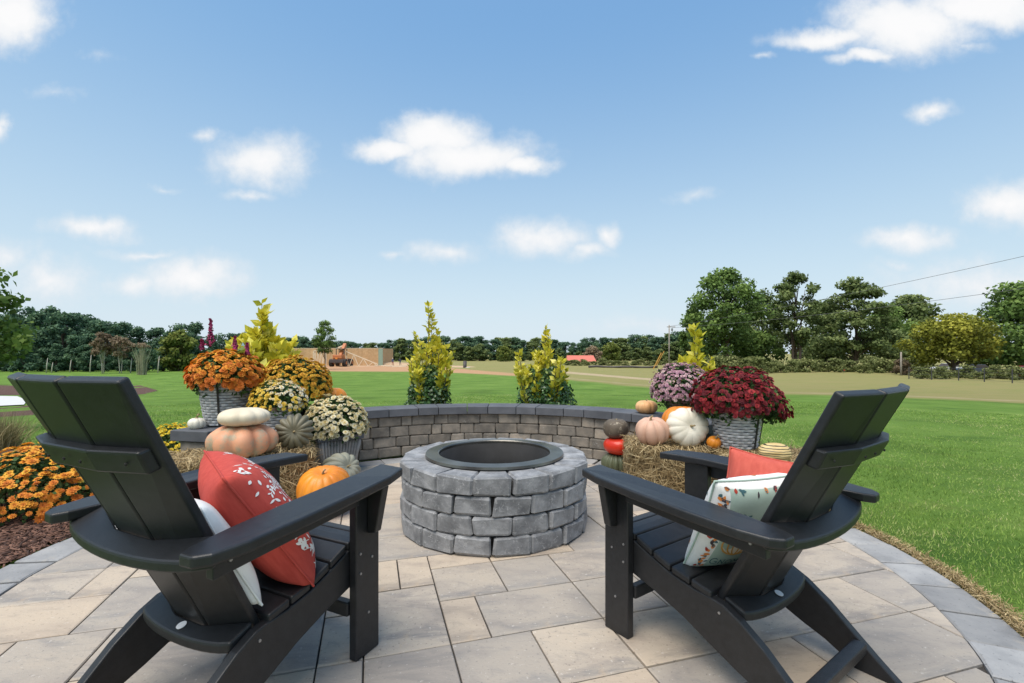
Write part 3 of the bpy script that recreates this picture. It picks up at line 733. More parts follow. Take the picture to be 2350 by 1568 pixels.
def leaf2d(cx_,cy_,l,wd_,ang,n_=6):
    P=[]
    for i in range(n_+1):
        t_=i/n_; P.append((t_*l,wd_*math.sin(math.pi*t_)**.8))
    P=P+[(x,-y) for x,y in P[-2:0:-1]]
    c_,s_=math.cos(ang),math.sin(ang); return [(cx_+x*c_-y*s_,cy_+x*s_+y*c_) for x,y in P]
def print_on(f,side,polys,name,mt,parent,w_,h_,off=.0012):
    """flat print: polygons in metres on the pillow face, laid on the cloth"""
    mb=MB()
    for P in polys:
        if any(abs(x)>w_/2*.97 or abs(y)>h_/2*.97 for x,y in P): continue
        c_=(sum(p[0] for p in P)/len(P),sum(p[1] for p in P)/len(P))
        # local x points to the chair's left: turn the drawing so that +x is the chair's right
        V=[f(-x/(w_/2),y/(h_/2),side,off) for x,y in P]+[f(-c_[0]/(w_/2),c_[1]/(h_/2),side,off)]
        n_=len(P); Fc=[(i,(i+1)%n_,n_) for i in range(n_)]
        if side<0: pass
        else: Fc=[q_[::-1] for q_ in Fc]
        mb.add(V,Fc)
    o=mb.build(name,mt,parent); return stuff(o) if len(polys)>4 else o
def stroke(pts,wd_):
    out=[]
    for i in range(len(pts)-1):
        (x0,y0),(x1,y1)=pts[i],pts[i+1]; l=math.hypot(x1-x0,y1-y0) or 1e-6; nx,ny=-(y1-y0)/l*wd_/2,(x1-x0)/l*wd_/2
        ex,ey=(x1-x0)/l*wd_*.3,(y1-y0)/l*wd_*.3
        out.append([(x0+nx-ex,y0+ny-ey),(x0-nx-ex,y0-ny-ey),(x1-nx+ex,y1-ny+ey),(x1+nx+ex,y1+ny+ey)])
    return out
# red pillow: floral front
pr_=random.Random(3)
Wp,Hp=.47,.44
root,f=pillow('throw_pillow','coral red pillow with white leafy print leaning on the white pillow',Wp,Hp,.21,m_red,m_red,chair_mat(chL,.0,-.285,.495,R(33),R(-26)))
polys=[]
for k_ in range(34):
    x0,y0=pr_.uniform(-.21,.22),pr_.uniform(-.22,.2); an=pr_.uniform(0,6.28); x,y=x0,y0; pts=[(x,y)]
    for i in range(9):
        an+=pr_.uniform(-.35,.45); x+=.016*math.cos(an); y+=.016*math.sin(an); pts.append((x,y))
        for s in(-1,1): polys.append(leaf2d(x,y,pr_.uniform(.013,.022),pr_.uniform(.0025,.0045),an+s*pr_.uniform(.6,1.1)))
    polys+=stroke(pts,.0022)
for k_ in range(90): polys.append(leaf2d(pr_.uniform(.08,.23),pr_.uniform(-.24,.24),pr_.uniform(.012,.024),pr_.uniform(.003,.006),pr_.uniform(0,6.28)))
print_on(f,1,polys,'leaf_print',m_prW,root,Wp,Hp)
root,f=pillow('throw_pillow','white pillow with small orange print tucked behind the red pillow',.42,.36,.14,m_white,m_white,chair_mat(chL,.0,-.480,.470,R(27),R(-6)))
print_on(f,-1,[leaf2d(.13+.012*math.cos(a),.15+.012*math.sin(a),.022,.007,a) for a in [k_*1.05 for k_ in range(6)]],'orange_print',m_prO,root,.42,.36)
# mint pillow
Wm,Hm=.43,.37
root,f=pillow('throw_pillow','mint pillow with pumpkin print and leafy white front against the chair back','pillow' and .43,.37,.15,m_white,m_mint,chair_mat(chR,0.0,-.415,.475,R(25),R(-18)),border=.21)
def S(x,y): return (x,y)          # rear face: chair-left (near side) is x<0
px_,py_=-.098,-.03
pol=[]; 
def ell(cx_,cy_,a,b,ang=0,n_=16):
    return [(cx_+a*math.cos(t_)*math.cos(ang)-b*math.sin(t_)*math.sin(ang),cy_+a*math.cos(t_)*math.sin(ang)+b*math.sin(t_)*math.cos(ang)) for t_ in [2*math.pi*i/n_ for i in range(n_)]]
print_on(f,-1,[ell(px_,py_,.062,.05)],'pumpkin_print',m_prC,root,Wm,Hm,.0010)
rib=[]
for q_ in(-1,-.62,-.25,.25,.62,1): rib+=stroke([(px_+q_*.06*math.cos(t_),py_+.049*math.sin(t_)) for t_ in np.linspace(-1.5,1.5,9)],.006)
print_on(f,-1,rib,'pumpkin_ribs',m_prG,root,Wm,Hm,.0018)
print_on(f,-1,[leaf2d(px_-.055,py_+.06,.04,.009,a) for a in(2.0,2.7,3.4,1.3,4.1)],'maple_leaf_print',m_prR,root,Wm,Hm,.0018)
print_on(f,-1,[ell(px_+.012,py_+.062,.026,.018,.5),leaf2d(px_+.05,py_+.05,.03,.01,.6)],'orange_flower_print',m_prO,root,Wm,Hm,.0020)
sprig=stroke([(px_-.025,py_+.05),(px_-.012,py_+.085),(px_+.0,py_+.115)],.004)
for i in range(4):
    for s in(-1,1): sprig.append(leaf2d(px_-.02+.006*i,py_+.065+.014*i,.022,.0045,1.4+s*.9))
print_on(f,-1,sprig,'sprig_print',m_prT,root,Wm,Hm,.0016)
# lettering seen on the pillow: G N O M (read from the rear, so x runs towards the near side)
def arc(cx_,cy_,a,b,t0,t1,n_=10): return [(cx_+a*math.cos(t_),cy_+b*math.sin(t_)) for t_ in np.linspace(t0,t1,n_)]
txt=[]; hh=.013; xx=-.163; yy=-.118
LET={'G':[arc(.011,0,.011,.014,.9,5.6),[(.02,-.008),(.02,-.001),(.012,-.001)]],'N':[[(0,-.012),(0,.010),(.014,-.012),(.014,.012)]],'O':[arc(.010,-.001,.010,.011,0,6.4,14)],'M':[[(0,-.012),(.003,.011),(.010,-.006),(.017,.011),(.020,-.012)]],'E':[[(.014,.011),(0,.011),(0,-.012),(.014,-.012)],[(0,0),(.010,0)]]}
for chx,adv in(('G',.028),('N',.021),('O',.026),('M',.027),('E',.02)):
    for s_ in LET[chx]: txt+=stroke([(xx+x*1.1,yy+y*1.1) for x,y in s_],.0032)
    xx+=adv*1.1
print_on(f,-1,txt,'lettering',m_prT,root,Wm,Hm,.0016)
fl={0:[],1:[],2:[],3:[]}
for k_ in range(260):
    x,y=pr_.uniform(-.21,.21),pr_.uniform(-.18,.18)
    fl[pr_.randrange(4)].append(leaf2d(x,y,pr_.uniform(.012,.030),pr_.uniform(.003,.008),pr_.uniform(0,6.28)))
for k_,mt in enumerate((m_prR,m_prO,m_prT,m_prK)): print_on(f,1,fl[k_],'leaf_print',mt,root,Wm,Hm)
fb={0:[],1:[],2:[],3:[]}
for k_ in range(150):
    if k_%3==0: x,y=pr_.uniform(-.20,.20),pr_.uniform(.168,.178)
    else: x,y=pr_.choice((-1,1))*pr_.uniform(.178,.200),pr_.uniform(-.165,.17)
    fb[pr_.randrange(4)].append(leaf2d(x,y,pr_.uniform(.010,.022),pr_.uniform(.003,.007),pr_.uniform(0,6.28)))
for k_,mt in enumerate((m_prR,m_prO,m_prT,m_prK)): print_on(f,-1,fb[k_],'border_print',mt,root,Wm,Hm,.0014)
root,f=pillow('throw_pillow','plain coral pillow with white print edge behind the mint pillow',.28,.28,.12,m_coral,m_coral,chair_mat(chR,.085,-.43,.545,R(-2),R(-55),R(10)))
polys=[]
for k_ in range(80): polys.append(leaf2d(pr_.uniform(-.14,.14),pr_.uniform(-.14,.14),pr_.uniform(.015,.03),pr_.uniform(.004,.007),pr_.uniform(0,6.28)))
print_on(f,1,polys,'leaf_print',m_prW,root,.28,.28)

# ------------------------------------------------------------------ pumpkins
m_stem=mat('dry_stem',[(.20,.15,.07),(.36,.28,.15)],rough=.9,scale=30,bump=.4)
def pmat(name,cols,rough=.45,scale=5,patch=None):
    m_=mat(name,cols,rough=rough,scale=scale,detail=5,bump=.12,bscale=40,bdist=.004,objrnd=.04,spec=.4)
    if patch: mix_mask(m_,noise_mask(*patch[0]),patch[1])
    return m_
PM={'orange':pmat('orange_skin',[(.60,.17,.015),(.74,.27,.025)],.38),
 'white':pmat('white_skin',[(.66,.60,.47),(.76,.72,.62)],.5),
 'cream':pmat('cream_skin',[(.62,.53,.38),(.74,.66,.51)],.55,patch=((9,.6,.8,6),(.50,.42,.30))),
 'salmon':pmat('salmon_skin',[(.55,.23,.12),(.66,.33,.19)],.55,patch=((11,.50,.66,7),(.36,.32,.22))),
 'green':pmat('slate_green_skin',[(.11,.10,.062),(.20,.178,.115)],.45,patch=((14,.6,.75,5),(.26,.24,.18))),
 'grey':pmat('grey_green_skin',[(.20,.20,.15),(.31,.30,.23)],.55),
 'dark':pmat('dark_green_skin',[(.06,.075,.04),(.13,.14,.08)],.5,patch=((7,.58,.75,5),(.20,.17,.10))),
 'red':pmat('scarlet_skin',[(.52,.022,.012),(.66,.045,.015)],.28),
 'brown':pmat('brown_warty_skin',[(.075,.055,.04),(.15,.12,.085)],.6,12,patch=((30,.57,.68,5),(.36,.31,.23))),
 'pink':pmat('pink_skin',[(.58,.33,.23),(.68,.44,.32)],.55,patch=((9,.62,.76,6),(.50,.34,.14))),
 'peach':pmat('peach_skin',[(.62,.32,.13),(.74,.45,.22)],.5)}
def pumpkin(label,x,y,z,rad,h,ribs,depth,kind,tilt=None,stem=.04,spin=0,name='pumpkin',sq=1.0,warp=0,lean=(0,0)):
    """rests at (x,y,z); rad, h full size; tilt=(axis direction the stem points at)"""
    root=thing(name,label,'pumpkin',(x,y,z))
    nu,nv=ribs*8,26; mb=MB(); V=[]
    for j in range(nv+1):
        ph=-math.pi/2+math.pi*j/nv
        for i in range(nu):
            th_=2*math.pi*i/nu
            gro=abs(math.sin(ribs*th_/2+.35*math.sin(th_*2)))**.55
            lob=1+.03*math.sin(th_*3+warp)+.025*math.sin(th_*2+1+warp*2)
            cp=abs(math.cos(ph))**.82
            r_=rad*cp*(1-depth*(1-gro)*min(1,cp*1.6))*lob
            dip=.22*math.exp(-(cp/.28)**2)
            zz=h/2*math.copysign(abs(math.sin(ph))**.9,math.sin(ph))*(1-dip)*(1-depth*.45*(1-gro)*cp)
            zz+=warp*.02*rad*math.cos(th_+warp)*10*.1
            V.append(Vector((r_*math.cos(th_),r_*math.sin(th_),zz)))
    Fc=[(j*nu+i,j*nu+(i+1)%nu,(j+1)*nu+(i+1)%nu,(j+1)*nu+i) for j in range(nv) for i in range(nu)]
    rot=Matrix.Rotation(spin,3,'Z')
    if tilt is not None:
        rot=Vector(tilt).normalized().to_track_quat('Z','Y').to_matrix()@rot
    V=[rot@v for v in V]; zmin=min(v.z for v in V); off=Vector((0,0,-zmin-.002))
    mb.add([v+off for v in V],Fc); me_=mb.mesh('rind',True); mobj('rind',me_,PM[kind],root)
    if stem:
        top=h/2*.80; P=[Vector((0,0,top-.012)),Vector((0,0,top+stem*.35)),Vector((stem*.18,0,top+stem*.75)),Vector((stem*.5,.1*stem,top+stem))]
        P=[rot@p+off for p in P]; s0=max(.008,stem*.3)
        st_=MB().tube(P,[s0*1.5,s0*.8,s0*.65,s0*.7],7); st_.build('stem',m_stem,root,True)
    return root
BH=.375   # straw bale height
pumpkin('broad salmon and grey ribbed pumpkin under the flat white one',-1.745,3.10,BH,.205,.215,9,.24,'salmon',stem=0)
pumpkin('flat cream white pumpkin stacked on the salmon pumpkin',-1.735,3.10,BH+.195,.155,.120,10,.10,'cream',stem=0,warp=.8)
pumpkin('small white pumpkin with stem on the end of the wall cap',-2.315,3.52,CT,.058,.085,9,.10,'white',stem=.035)
pumpkin('slate green deeply ribbed pumpkin turned stem outward on the straw',-1.50,3.31,BH-.005,.128,.15,14,.24,'green',tilt=(.35,-1,.15),stem=.02,spin=.3)
pumpkin('glossy orange pumpkin on the pavers below the straw bale',-1.205,3.08,0,.165,.305,14,.08,'orange',stem=.03,tilt=(.05,-.30,1))
pumpkin('grey green ribbed pumpkin lying behind the glossy orange pumpkin',-1.285,3.60,0,.15,.23,13,.2,'grey',tilt=(.75,-.5,.55),stem=.025)
pumpkin('orange pumpkin behind the cream chrysanthemum on the wall cap',-1.685,4.50,CT,.13,.24,12,.06,'orange',stem=0)
pumpkin('dark green ribbed pumpkin at the bottom of a stack by the wall',.905,4.17,0,.125,.175,16,.2,'dark',stem=0)
pumpkin('shiny scarlet pumpkin in the middle of a stack by the wall',.925,4.17,.160,.125,.155,6,.03,'red',stem=0)
pumpkin('brown warty round pumpkin on top of the scarlet one',.905,4.17,.298,.107,.175,8,.02,'brown',stem=.012)
pumpkin('pale pink lobed pumpkin leaning on the straw bale',1.01,3.46,BH,.118,.20,8,.22,'pink',tilt=(-.15,-.15,1),stem=.035)
pumpkin('large white pumpkin turned stem outward on the straw bale',1.255,3.43,BH-.008,.147,.17,12,.075,'white',tilt=(.05,-1,.25),stem=.03,warp=.3)
pumpkin('orange pumpkin behind the large white pumpkin on the bale',1.30,3.66,BH,.15,.27,10,.09,'orange',stem=0)
pumpkin('tiny orange pumpkin with curled stem beside the large white pumpkin',1.405,3.335,BH-.004,.048,.085,9,.06,'orange',stem=.03,tilt=(.2,-.5,1))
pumpkin('peach ribbed pumpkin alone on the wall cap near the wicker basket',1.235,4.40,CT,.10,.125,9,.15,'peach',stem=.02)
pumpkin('orange pumpkin on the pavers seen under the chair arm',1.285,2.70,0,.12,.29,10,.08,'orange',stem=0)
pumpkin('pale peach pumpkin on the pavers seen under the chair arm',1.07,2.74,0,.115,.245,8,.10,'peach',stem=0)
m_cush=mat('striped_squash_skin',[(.52,.36,.14),(.68,.52,.26)],rough=.5,scale=14)
def stripe(t,co):
    wv=t.nodes.new('ShaderNodeTexWave'); wv.wave_type='BANDS'; wv.bands_direction='Z'; wv.inputs['Scale'].default_value=22; wv.inputs['Distortion'].default_value=1.5; wv.inputs['Detail'].default_value=2
    t.links.new(co,wv.inputs['Vector']); r=t.nodes.new('ShaderNodeMapRange'); t.links.new(wv.outputs['Fac'],r.inputs[0]); r.inputs[1].default_value=.28; r.inputs[2].default_value=.12; return r.outputs[0]
mix_mask(m_cush,stripe,(.03,.035,.02)); PM['cushaw']=m_cush
pumpkin('cream squash with dark stripes on the straw by the chair back',1.60,2.925,BH-.012,.066,.19,12,.06,'cushaw',tilt=(1,-.35,.05),stem=.03,name='striped_squash')['category']='squash'

# ------------------------------------------------------------------ straw bales
m_balecore=mat('packed_straw',[(.25,(.10,.065,.028)),(.5,(.24,.165,.075)),(.75,(.40,.30,.15))],rough=.95,scale=26,detail=6,bump=1,bscale=70,bdist=.02,stretch=(1,1,3))
def bale(label,x,y,rz,lx,ly,h,ns):
    root=thing('straw_bale',label,'straw bale',(x,y,0),rz)
    mb=MB(); n_=7
    bm=bmesh.new(); bmesh.ops.create_cube(bm,size=1); bmesh.ops.subdivide_edges(bm,edges=bm.edges,cuts=9,use_grid_fill=True)
    for v in bm.verts:
        p=v.co; rr_=1-.06*max(0,max(abs(p.x)+abs(p.y),abs(p.x)+abs(p.z),abs(p.y)+abs(p.z))-.85)
        v.co=Vector((p.x*(lx-.03)*rr_,p.y*(ly-.03)*rr_,p.z*(h-.02)*rr_))+Vector([random.uniform(-.007,.007) for _ in range(3)]); v.co.z=max(v.co.z+h/2,.0)
    me_=bpy.data.meshes.new('packed_straw'); bm.to_mesh(me_); bm.free(); me_.polygons.foreach_set('use_smooth',[True]*len(me_.polygons)); mobj('packed_straw',me_,m_balecore,root)
    # strands on top, front and sides
    ar=np.array([lx*ly,lx*h,lx*h,ly*h,ly*h]); ar/=ar.sum(); fc=rng.choice(5,ns,p=ar)
    u=rng.uniform(-.5,.5,ns); v=rng.uniform(-.5,.5,ns); nor=np.zeros((ns,3)); pos=np.zeros((ns,3))
    dd=rng.uniform(-.012,.012,ns)
    for q_,(ax,sg) in enumerate(((2,1),(1,-1),(1,1),(0,-1),(0,1))):
        k_=fc==q_; nor[k_,ax]=sg; d=[lx,ly,h]; o1,o2=[b for b in range(3) if b!=ax]
        pos[k_,o1]=u[k_]*d[o1]*.98; pos[k_,o2]=v[k_]*d[o2]*.98; pos[k_,ax]=sg*(d[ax]/2-.008)+sg*dd[k_]
    pos[:,2]+=h/2
    rot=basis(nor+rng.normal(0,.28,(ns,3)),rng.uniform(0,6.28,ns))
    ln2=rng.uniform(.03,.13,ns); sc=np.stack([rng.uniform(.0022,.0048,ns),ln2,ln2*rng.uniform(.4,2.0,ns)],1)
    pos-=rot[:,:,1]*(ln2/2)[:,None]; pos[:,2]=np.maximum(pos[:,2],.004)
    me_=scatter_mesh('straw_strands',*STR,pos,rot,sc); stuff(mobj('straw_strands',me_,m_straw,root))
    return root
bale('straw bale carrying the salmon and white stacked pumpkins',-1.84,3.19,R(30),.94,.48,BH,7500)
bale('straw bale carrying the pink and large white pumpkins',1.14,3.56,R(-10),.56,.50,BH,5200)
bale('straw bale carrying the whitewashed basket of red chrysanthemums',1.67,3.15,R(-18),.60,.60,BH,5600)

# ------------------------------------------------------------------ baskets
m_wash=mat('whitewashed_chip',[(.25,(.27,.27,.27)),(.5,(.50,.50,.505)),(.75,(.68,.68,.69))],rough=.8,scale=14,detail=6,bump=.4,bscale=60,objrnd=.10)
m_wick=mat('brown_grey_wicker',[(.25,(.10,.065,.045)),(.5,(.22,.155,.11)),(.75,(.40,.36,.32))],rough=.85,scale=7,detail=5,bump=.4,bscale=60,objrnd=.15)
m_metal=mat('dark_strap',[(.03,.03,.03),(.06,.055,.05)],rough=.5,metal=.5,scale=20)
m_rust=mat('rusty_rim',[(.16,.10,.07),(.30,.22,.17)],rough=.8,scale=20)
m_soil=mat('potting_soil',[(.02,.014,.010),(.05,.035,.025)],rough=.95,scale=40)
def basket(name,label,x,y,z,rt,rb,h,rows,mt,stakes=26,strap=None,mrim=None):
    root=thing(name,label,'basket',(x,y,z))
    ri=lambda zz:rb+(rt-rb)*zz/h
    MB().lathe([(0,.002),(rb-.008,.002),(ri(h)-.012,h-.01),(0,h-.012)],32).build('liner',m_dark,root,True)
    n_=stakes*4; dz=h*.93/rows
    for k_ in range(rows):
        z0=.012+k_*dz; z1=z0+dz*.84; V=[]
        for i in range(n_):
            a=2*math.pi*i/n_; w_=math.sin(a*stakes/2+math.pi*(k_%2)); w_=math.copysign(abs(w_)**.6,w_)*.0055
            for zz,dr in((z0,0),((z0+z1)/2,.0025),(z1,0)): V.append(((ri(zz)+w_+dr)*math.cos(a),(ri(zz)+w_+dr)*math.sin(a),zz))
        Fc=[]
        for i in range(n_):
            b=((i+1)%n_)*3; a=i*3; Fc+=[(a,b,b+1,a+1),(a+1,b+1,b+2,a+2)]
        MB().add(V,Fc).build('woven_band',mt,root,True)
    rm=MB(); rm.lathe([(ri(h)-.01,h-.016),(ri(h)+.009,h-.016),(ri(h)+.009,h+.004),(ri(h)-.01,h+.004)],48,close=True); rm.build('rim',mrim or mt,root)
    for a in (strap or []):
        s_=MB(); s_.bar((math.cos(a)*(ri(0)+.010),math.sin(a)*(ri(0)+.010),.003),(math.cos(a)*(ri(h)+.013),math.sin(a)*(ri(h)+.013),h+.01),.014,.005,(math.cos(a),math.sin(a),0)); s_.build('strap',m_metal,root)
    return root
bk1=basket('woven_basket','tall whitewashed basket of orange chrysanthemums and celosia on wall end',-2.21,3.70,CT,.185,.132,.335,15,m_wash,strap=[R(-75),R(100)],mrim=m_rust)
bk2=basket('woven_basket','whitewashed basket of white and yellow chrysanthemums behind stacked pumpkins',-1.79,3.70-.03,BH,.150,.115,.255,11,m_wash,mrim=m_rust)
bk3=basket('wicker_basket','small brown wicker basket of pink chrysanthemums on the wall cap',1.46,4.14,CT,.130,.105,.185,9,m_wick,stakes=22)
bk4=basket('woven_basket','whitewashed basket of dark red chrysanthemums standing on straw',1.575,3.37,BH-.003,.172,.130,.300,14,m_wash,strap=[R(-62),R(-20),R(120)])
# fluted square planter and a plain pot
m_plant=mat('grey_fluted_planter',[(.22,.21,.20),(.36,.34,.32)],rough=.8,scale=9,bump=.3)
fp=thing('fluted_planter','grey fluted square planter of cream chrysanthemums against the wall','planter',(-1.53,4.16,0),R(35))
FPH=.33
def flute(mb):
    n_=13
    for q_ in range(4):
        rot=Matrix.Rotation(q_*math.pi/2,3,'Z')
        for i in range(n_):
            f0=-1+2*(i+.5)/n_; b=.118;tp=.165
            p0=rot@Vector((f0*b,-b,.012)); p1=rot@Vector((f0*tp,-tp,FPH-.03)); mb.tube([p0,p1],[b/n_*1.05,tp/n_*1.05],6)
    return mb
V=[(sx*b,sy*b,z) for z,b in((.0,.118),(FPH-.02,.165)) for sx,sy in((-1,-1),(1,-1),(1,1),(-1,1))]
MB().add(V,[(0,3,2,1),(4,5,6,7),(0,1,5,4),(1,2,6,5),(2,3,7,6),(3,0,4,7)]).build('pot',m_plant,fp)
flute(MB()).build('flutes',m_plant,fp,True)
rm=MB()
for q_ in range(4):
    rot=Matrix.Rotation(q_*math.pi/2,3,'Z'); rm.box(rot@Vector((0,-.172,FPH-.008)),(.372 if q_%2==0 else .328,.03,.034),rot)
rm.build('rim',m_cap,fp)
pt=thing('nursery_pot','dark round nursery pot of gold chrysanthemums on the wall cap','pot',(-1.93,4.27,CT))
MB().lathe([(0,0),(.095,0),(.12,.17),(.127,.17),(.127,.19),(.11,.19),(.105,.165),(0,.165)],32).build('pot',m_dark,pt,True)

# ------------------------------------------------------------------ chrysanthemums
def blossom(np1,np2,w1=.30,cup=.25):
    V=[];Fc=[];T=[]
    def pet(a,l,wd_,z0,lift):
        k_=len(V); c_,s_=math.cos(a),math.sin(a)
        for (x,y,z,t_) in((.06,0,z0,0),(.62*l,-wd_*l/2,z0+lift*.5,.6),(l,0,z0+lift*.55,1),(.62*l,wd_*l/2,z0+lift*.5,.6)):
            V.append((x*c_-y*s_,x*s_+y*c_,z)); T.append(t_*l)
        Fc.append((k_,k_+1,k_+2,k_+3))
    for i in range(np1): pet(2*math.pi*i/np1,1,w1*1.6,0,cup*.6)
    for i in range(np2): pet(2*math.pi*(i+.5)/np2,.62,w1*2.0,.10,cup*1.5)
    for i in range(4): pet(2*math.pi*(i+.3)/4,.30,.9,.22,cup*1.2)
    return np.array(V),np.array(Fc),np.array(T)
BLO=blossom(11,7)
m_mumleaf=mat('mum_leaves',[(.05,(.02,.05,.012)),(.5,(.05,.11,.025)),(.95,(.10,.18,.045))],rough=.75,attr='rnd',noise_w=.1,trans=.15)
def bmat(name,cols,tipc): return mat(name,cols,rough=.75,attr='rnd',noise_w=.1,tipc=tipc,trans=.18)
MM={'orange':bmat('orange_petals',[(.05,(.62,.16,.015)),(.5,(.76,.30,.022)),(.95,(.82,.46,.04))],(.0,.5,(.52,.13,.012))),
 'gold':bmat('gold_petals',[(.05,(.55,.25,.015)),(.5,(.68,.38,.02)),(.95,(.76,.50,.05))],(.0,.5,(.42,.17,.01))),
 'yellow':bmat('yellow_petals',[(.05,(.62,.44,.015)),(.5,(.76,.58,.02)),(.95,(.82,.68,.06))],(.0,.45,(.58,.34,.01))),
 'wy':bmat('white_yellow_petals',[(.05,(.68,.42,.03)),(.45,(.74,.55,.08)),(.62,(.76,.72,.55)),(.95,(.82,.80,.72))],(.0,.5,(.65,.40,.03))),
 'cream':bmat('cream_petals',[(.05,(.62,.54,.30)),(.5,(.74,.68,.45)),(.95,(.82,.78,.60))],(.0,.55,(.60,.44,.12))),
 'pink':bmat('pink_petals',[(.05,(.36,.17,.27)),(.5,(.56,.34,.40)),(.95,(.72,.55,.52))],(.0,.5,(.38,.20,.18))),
 'red':bmat('dark_red_petals',[(.05,(.10,.006,.014)),(.5,(.22,.010,.018)),(.95,(.40,.025,.03))],(.0,.5,(.14,.008,.012)))}
def mum(name,label,x,y,z,rx,ry,hz,nbl,size,kind,low=-.25,nleaf=2600,parts=False,sh=None,tilt=0.55,rndf=None,stalk=.1,squash=1.0,more=0):
    """dome plant; z is where the dome's widest ring sits"""
    root=thing(name,label,'flowers',(x,y,z))
    i=np.arange(nbl)+.5; zz=low+(1-low)*(1-i/nbl); an=i*2.39996+rng.normal(0,.25,nbl)
    zz=np.clip(zz+rng.normal(0,.03,nbl),low,1); rr_=np.sqrt(np.maximum(1-np.clip(zz,-1,1)**2,0)); dirs=np.stack([rr_*np.cos(an),rr_*np.sin(an),zz],1)
    lump=1+.07*np.sin(dirs[:,0]*7+dirs[:,2]*5+x*9)*np.sin(dirs[:,1]*8+y*5)+.04*np.sin(dirs[:,0]*15)*np.sin(dirs[:,1]*17+2)+rng.normal(0,.025,nbl)
    S_=np.array([rx,ry,hz]); pos=dirs*S_*lump[:,None]
    if sh is not None: pos=sh(pos,dirs)
    nn=nrm(dirs/S_)+rng.normal(0,.25,(nbl,3)); nn[:,2]+=tilt; rot=basis(nn,rng.uniform(0,6.28,nbl))
    ss=size*rng.uniform(.65,1.15,nbl); rv=rng.random(nbl) if rndf is None else rndf(dirs)
    if parts:
        # each bloom an object of its own, sharing eight meshes
        ms=[]
        for q_ in range(8):
            m_=scatter_mesh('bloom',BLO[0],BLO[1],np.zeros((1,3)),np.eye(3)[None],np.array([size]),tip=BLO[2],rnd=np.array([(q_+.5)/8])); m_.materials.append(MM[kind]); ms.append(m_)
        for q_ in range(nbl):
            o=link(bpy.data.objects.new('bloom',ms[min(7,int(rv[q_]*8))])); o.parent=root
            o.matrix_local=Matrix.Translation(pos[q_])@Matrix(rot[q_].tolist()).to_4x4()@Matrix.Scale(ss[q_]/size,4)
    else:
        stuff(mobj('blooms',scatter_mesh('blooms',BLO[0],BLO[1],pos,rot,ss,tip=BLO[2],rnd=rv),MM[kind],root))
    if more:
        nb2=more; q2=rdir(nb2*3); q2=q2[q2[:,2]>low][:nb2]; lp=1+.07*np.sin(q2[:,0]*7+q2[:,2]*5+x*9)*np.sin(q2[:,1]*8+y*5)+rng.normal(0,.03,len(q2))
        n2=nrm(q2/S_)+rng.normal(0,.25,q2.shape); n2[:,2]+=tilt
        stuff(mobj('small_blooms',scatter_mesh('small_blooms',BLO[0],BLO[1],q2*S_*(lp*.985)[:,None],basis(n2,rng.uniform(0,6.28,len(q2))),size*rng.uniform(.45,.8,len(q2)),tip=BLO[2],rnd=rng.random(len(q2)) if rndf is None else rndf(q2)),MM[kind],root))
    d2=rdir(nleaf); d2[:,2]=np.where(d2[:,2]<low-.35,-d2[:,2],d2[:,2]); rad=rng.uniform(.55,.97,nleaf); p2=d2*S_*rad[:,None]
    if sh is not None: p2=sh(p2,d2)
    sc=rng.uniform(.022,.042,nleaf)*squash
    stuff(mobj('foliage',scatter_mesh('foliage',*LEAFQ,p2,basis(d2*.6+rdir(nleaf)*.7,rng.uniform(0,6.28,nleaf)),sc),m_mumleaf,root))
    st_=MB()
    for q_ in range(7):
        a=q_*.9; st_.tube([(.015*math.cos(a),.015*math.sin(a),-stalk),(rx*.3*math.cos(a),ry*.3*math.sin(a),hz*.2),(rx*.6*math.cos(a),ry*.6*math.sin(a),hz*.5)],[.006,.005,.003],5)
    st_.build('stems',m_mumleaf,root)
    return root
MUM='chrysanthemum'
mum(MUM,'orange chrysanthemum mound growing in the mulch bed',-3.22,3.30,.10,.56,.50,.30,300,.036,'orange',low=-.25,nleaf=5200,parts=True,more=650,stalk=.12,
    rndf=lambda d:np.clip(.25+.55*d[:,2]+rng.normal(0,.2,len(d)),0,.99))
mum(MUM,'bright yellow chrysanthemum mound on the ground beyond the straw bale',-3.32,4.72,.07,.36,.32,.25,560,.024,'yellow',low=-.2,nleaf=1600,stalk=.12)
mum(MUM,'orange chrysanthemum in the tall basket with celosia spikes',-2.21,3.70,CT+.37,.255,.235,.20,520,.028,'orange',low=-.35,nleaf=2600,stalk=.05,
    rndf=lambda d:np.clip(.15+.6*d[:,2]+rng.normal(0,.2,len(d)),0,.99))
mum(MUM,'gold chrysanthemum dome in the nursery pot on the wall cap',-1.93,4.27,CT+.26,.305,.27,.25,1100,.021,'gold',low=-.4,nleaf=2600,stalk=.09)
mum(MUM,'white and yellow chrysanthemum in the whitewashed basket behind stacked pumpkins',-1.79,3.67,BH+.285,.205,.19,.165,300,.018,'wy',low=-.3,nleaf=1900,parts=True,more=260,stalk=.04,
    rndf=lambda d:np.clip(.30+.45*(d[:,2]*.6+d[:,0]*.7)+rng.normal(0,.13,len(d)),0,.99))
mum(MUM,'cream chrysanthemum dome in the fluted planter',-1.53,4.16,FPH+.085,.262,.245,.245,300,.028,'cream',low=-.35,nleaf=2400,parts=True,more=300,stalk=.09)
mum(MUM,'pale pink chrysanthemum dome in the brown wicker basket',1.46,4.14,CT+.245,.245,.23,.215,900,.0175,'pink',low=-.4,nleaf=2200,stalk=.07)
def droop(p,d):
    p=p.copy(); k_=np.clip((d[:,0]-.55)/.45,0,1); p[:,2]-=.10*k_; p[:,0]+=.04*k_; return p
mum(MUM,'dark red chrysanthemum spilling over the whitewashed basket on straw',1.575,3.37,BH+.345,.295,.25,.215,1150,.020,'red',low=-.42,nleaf=3800,stalk=.06,sh=droop)
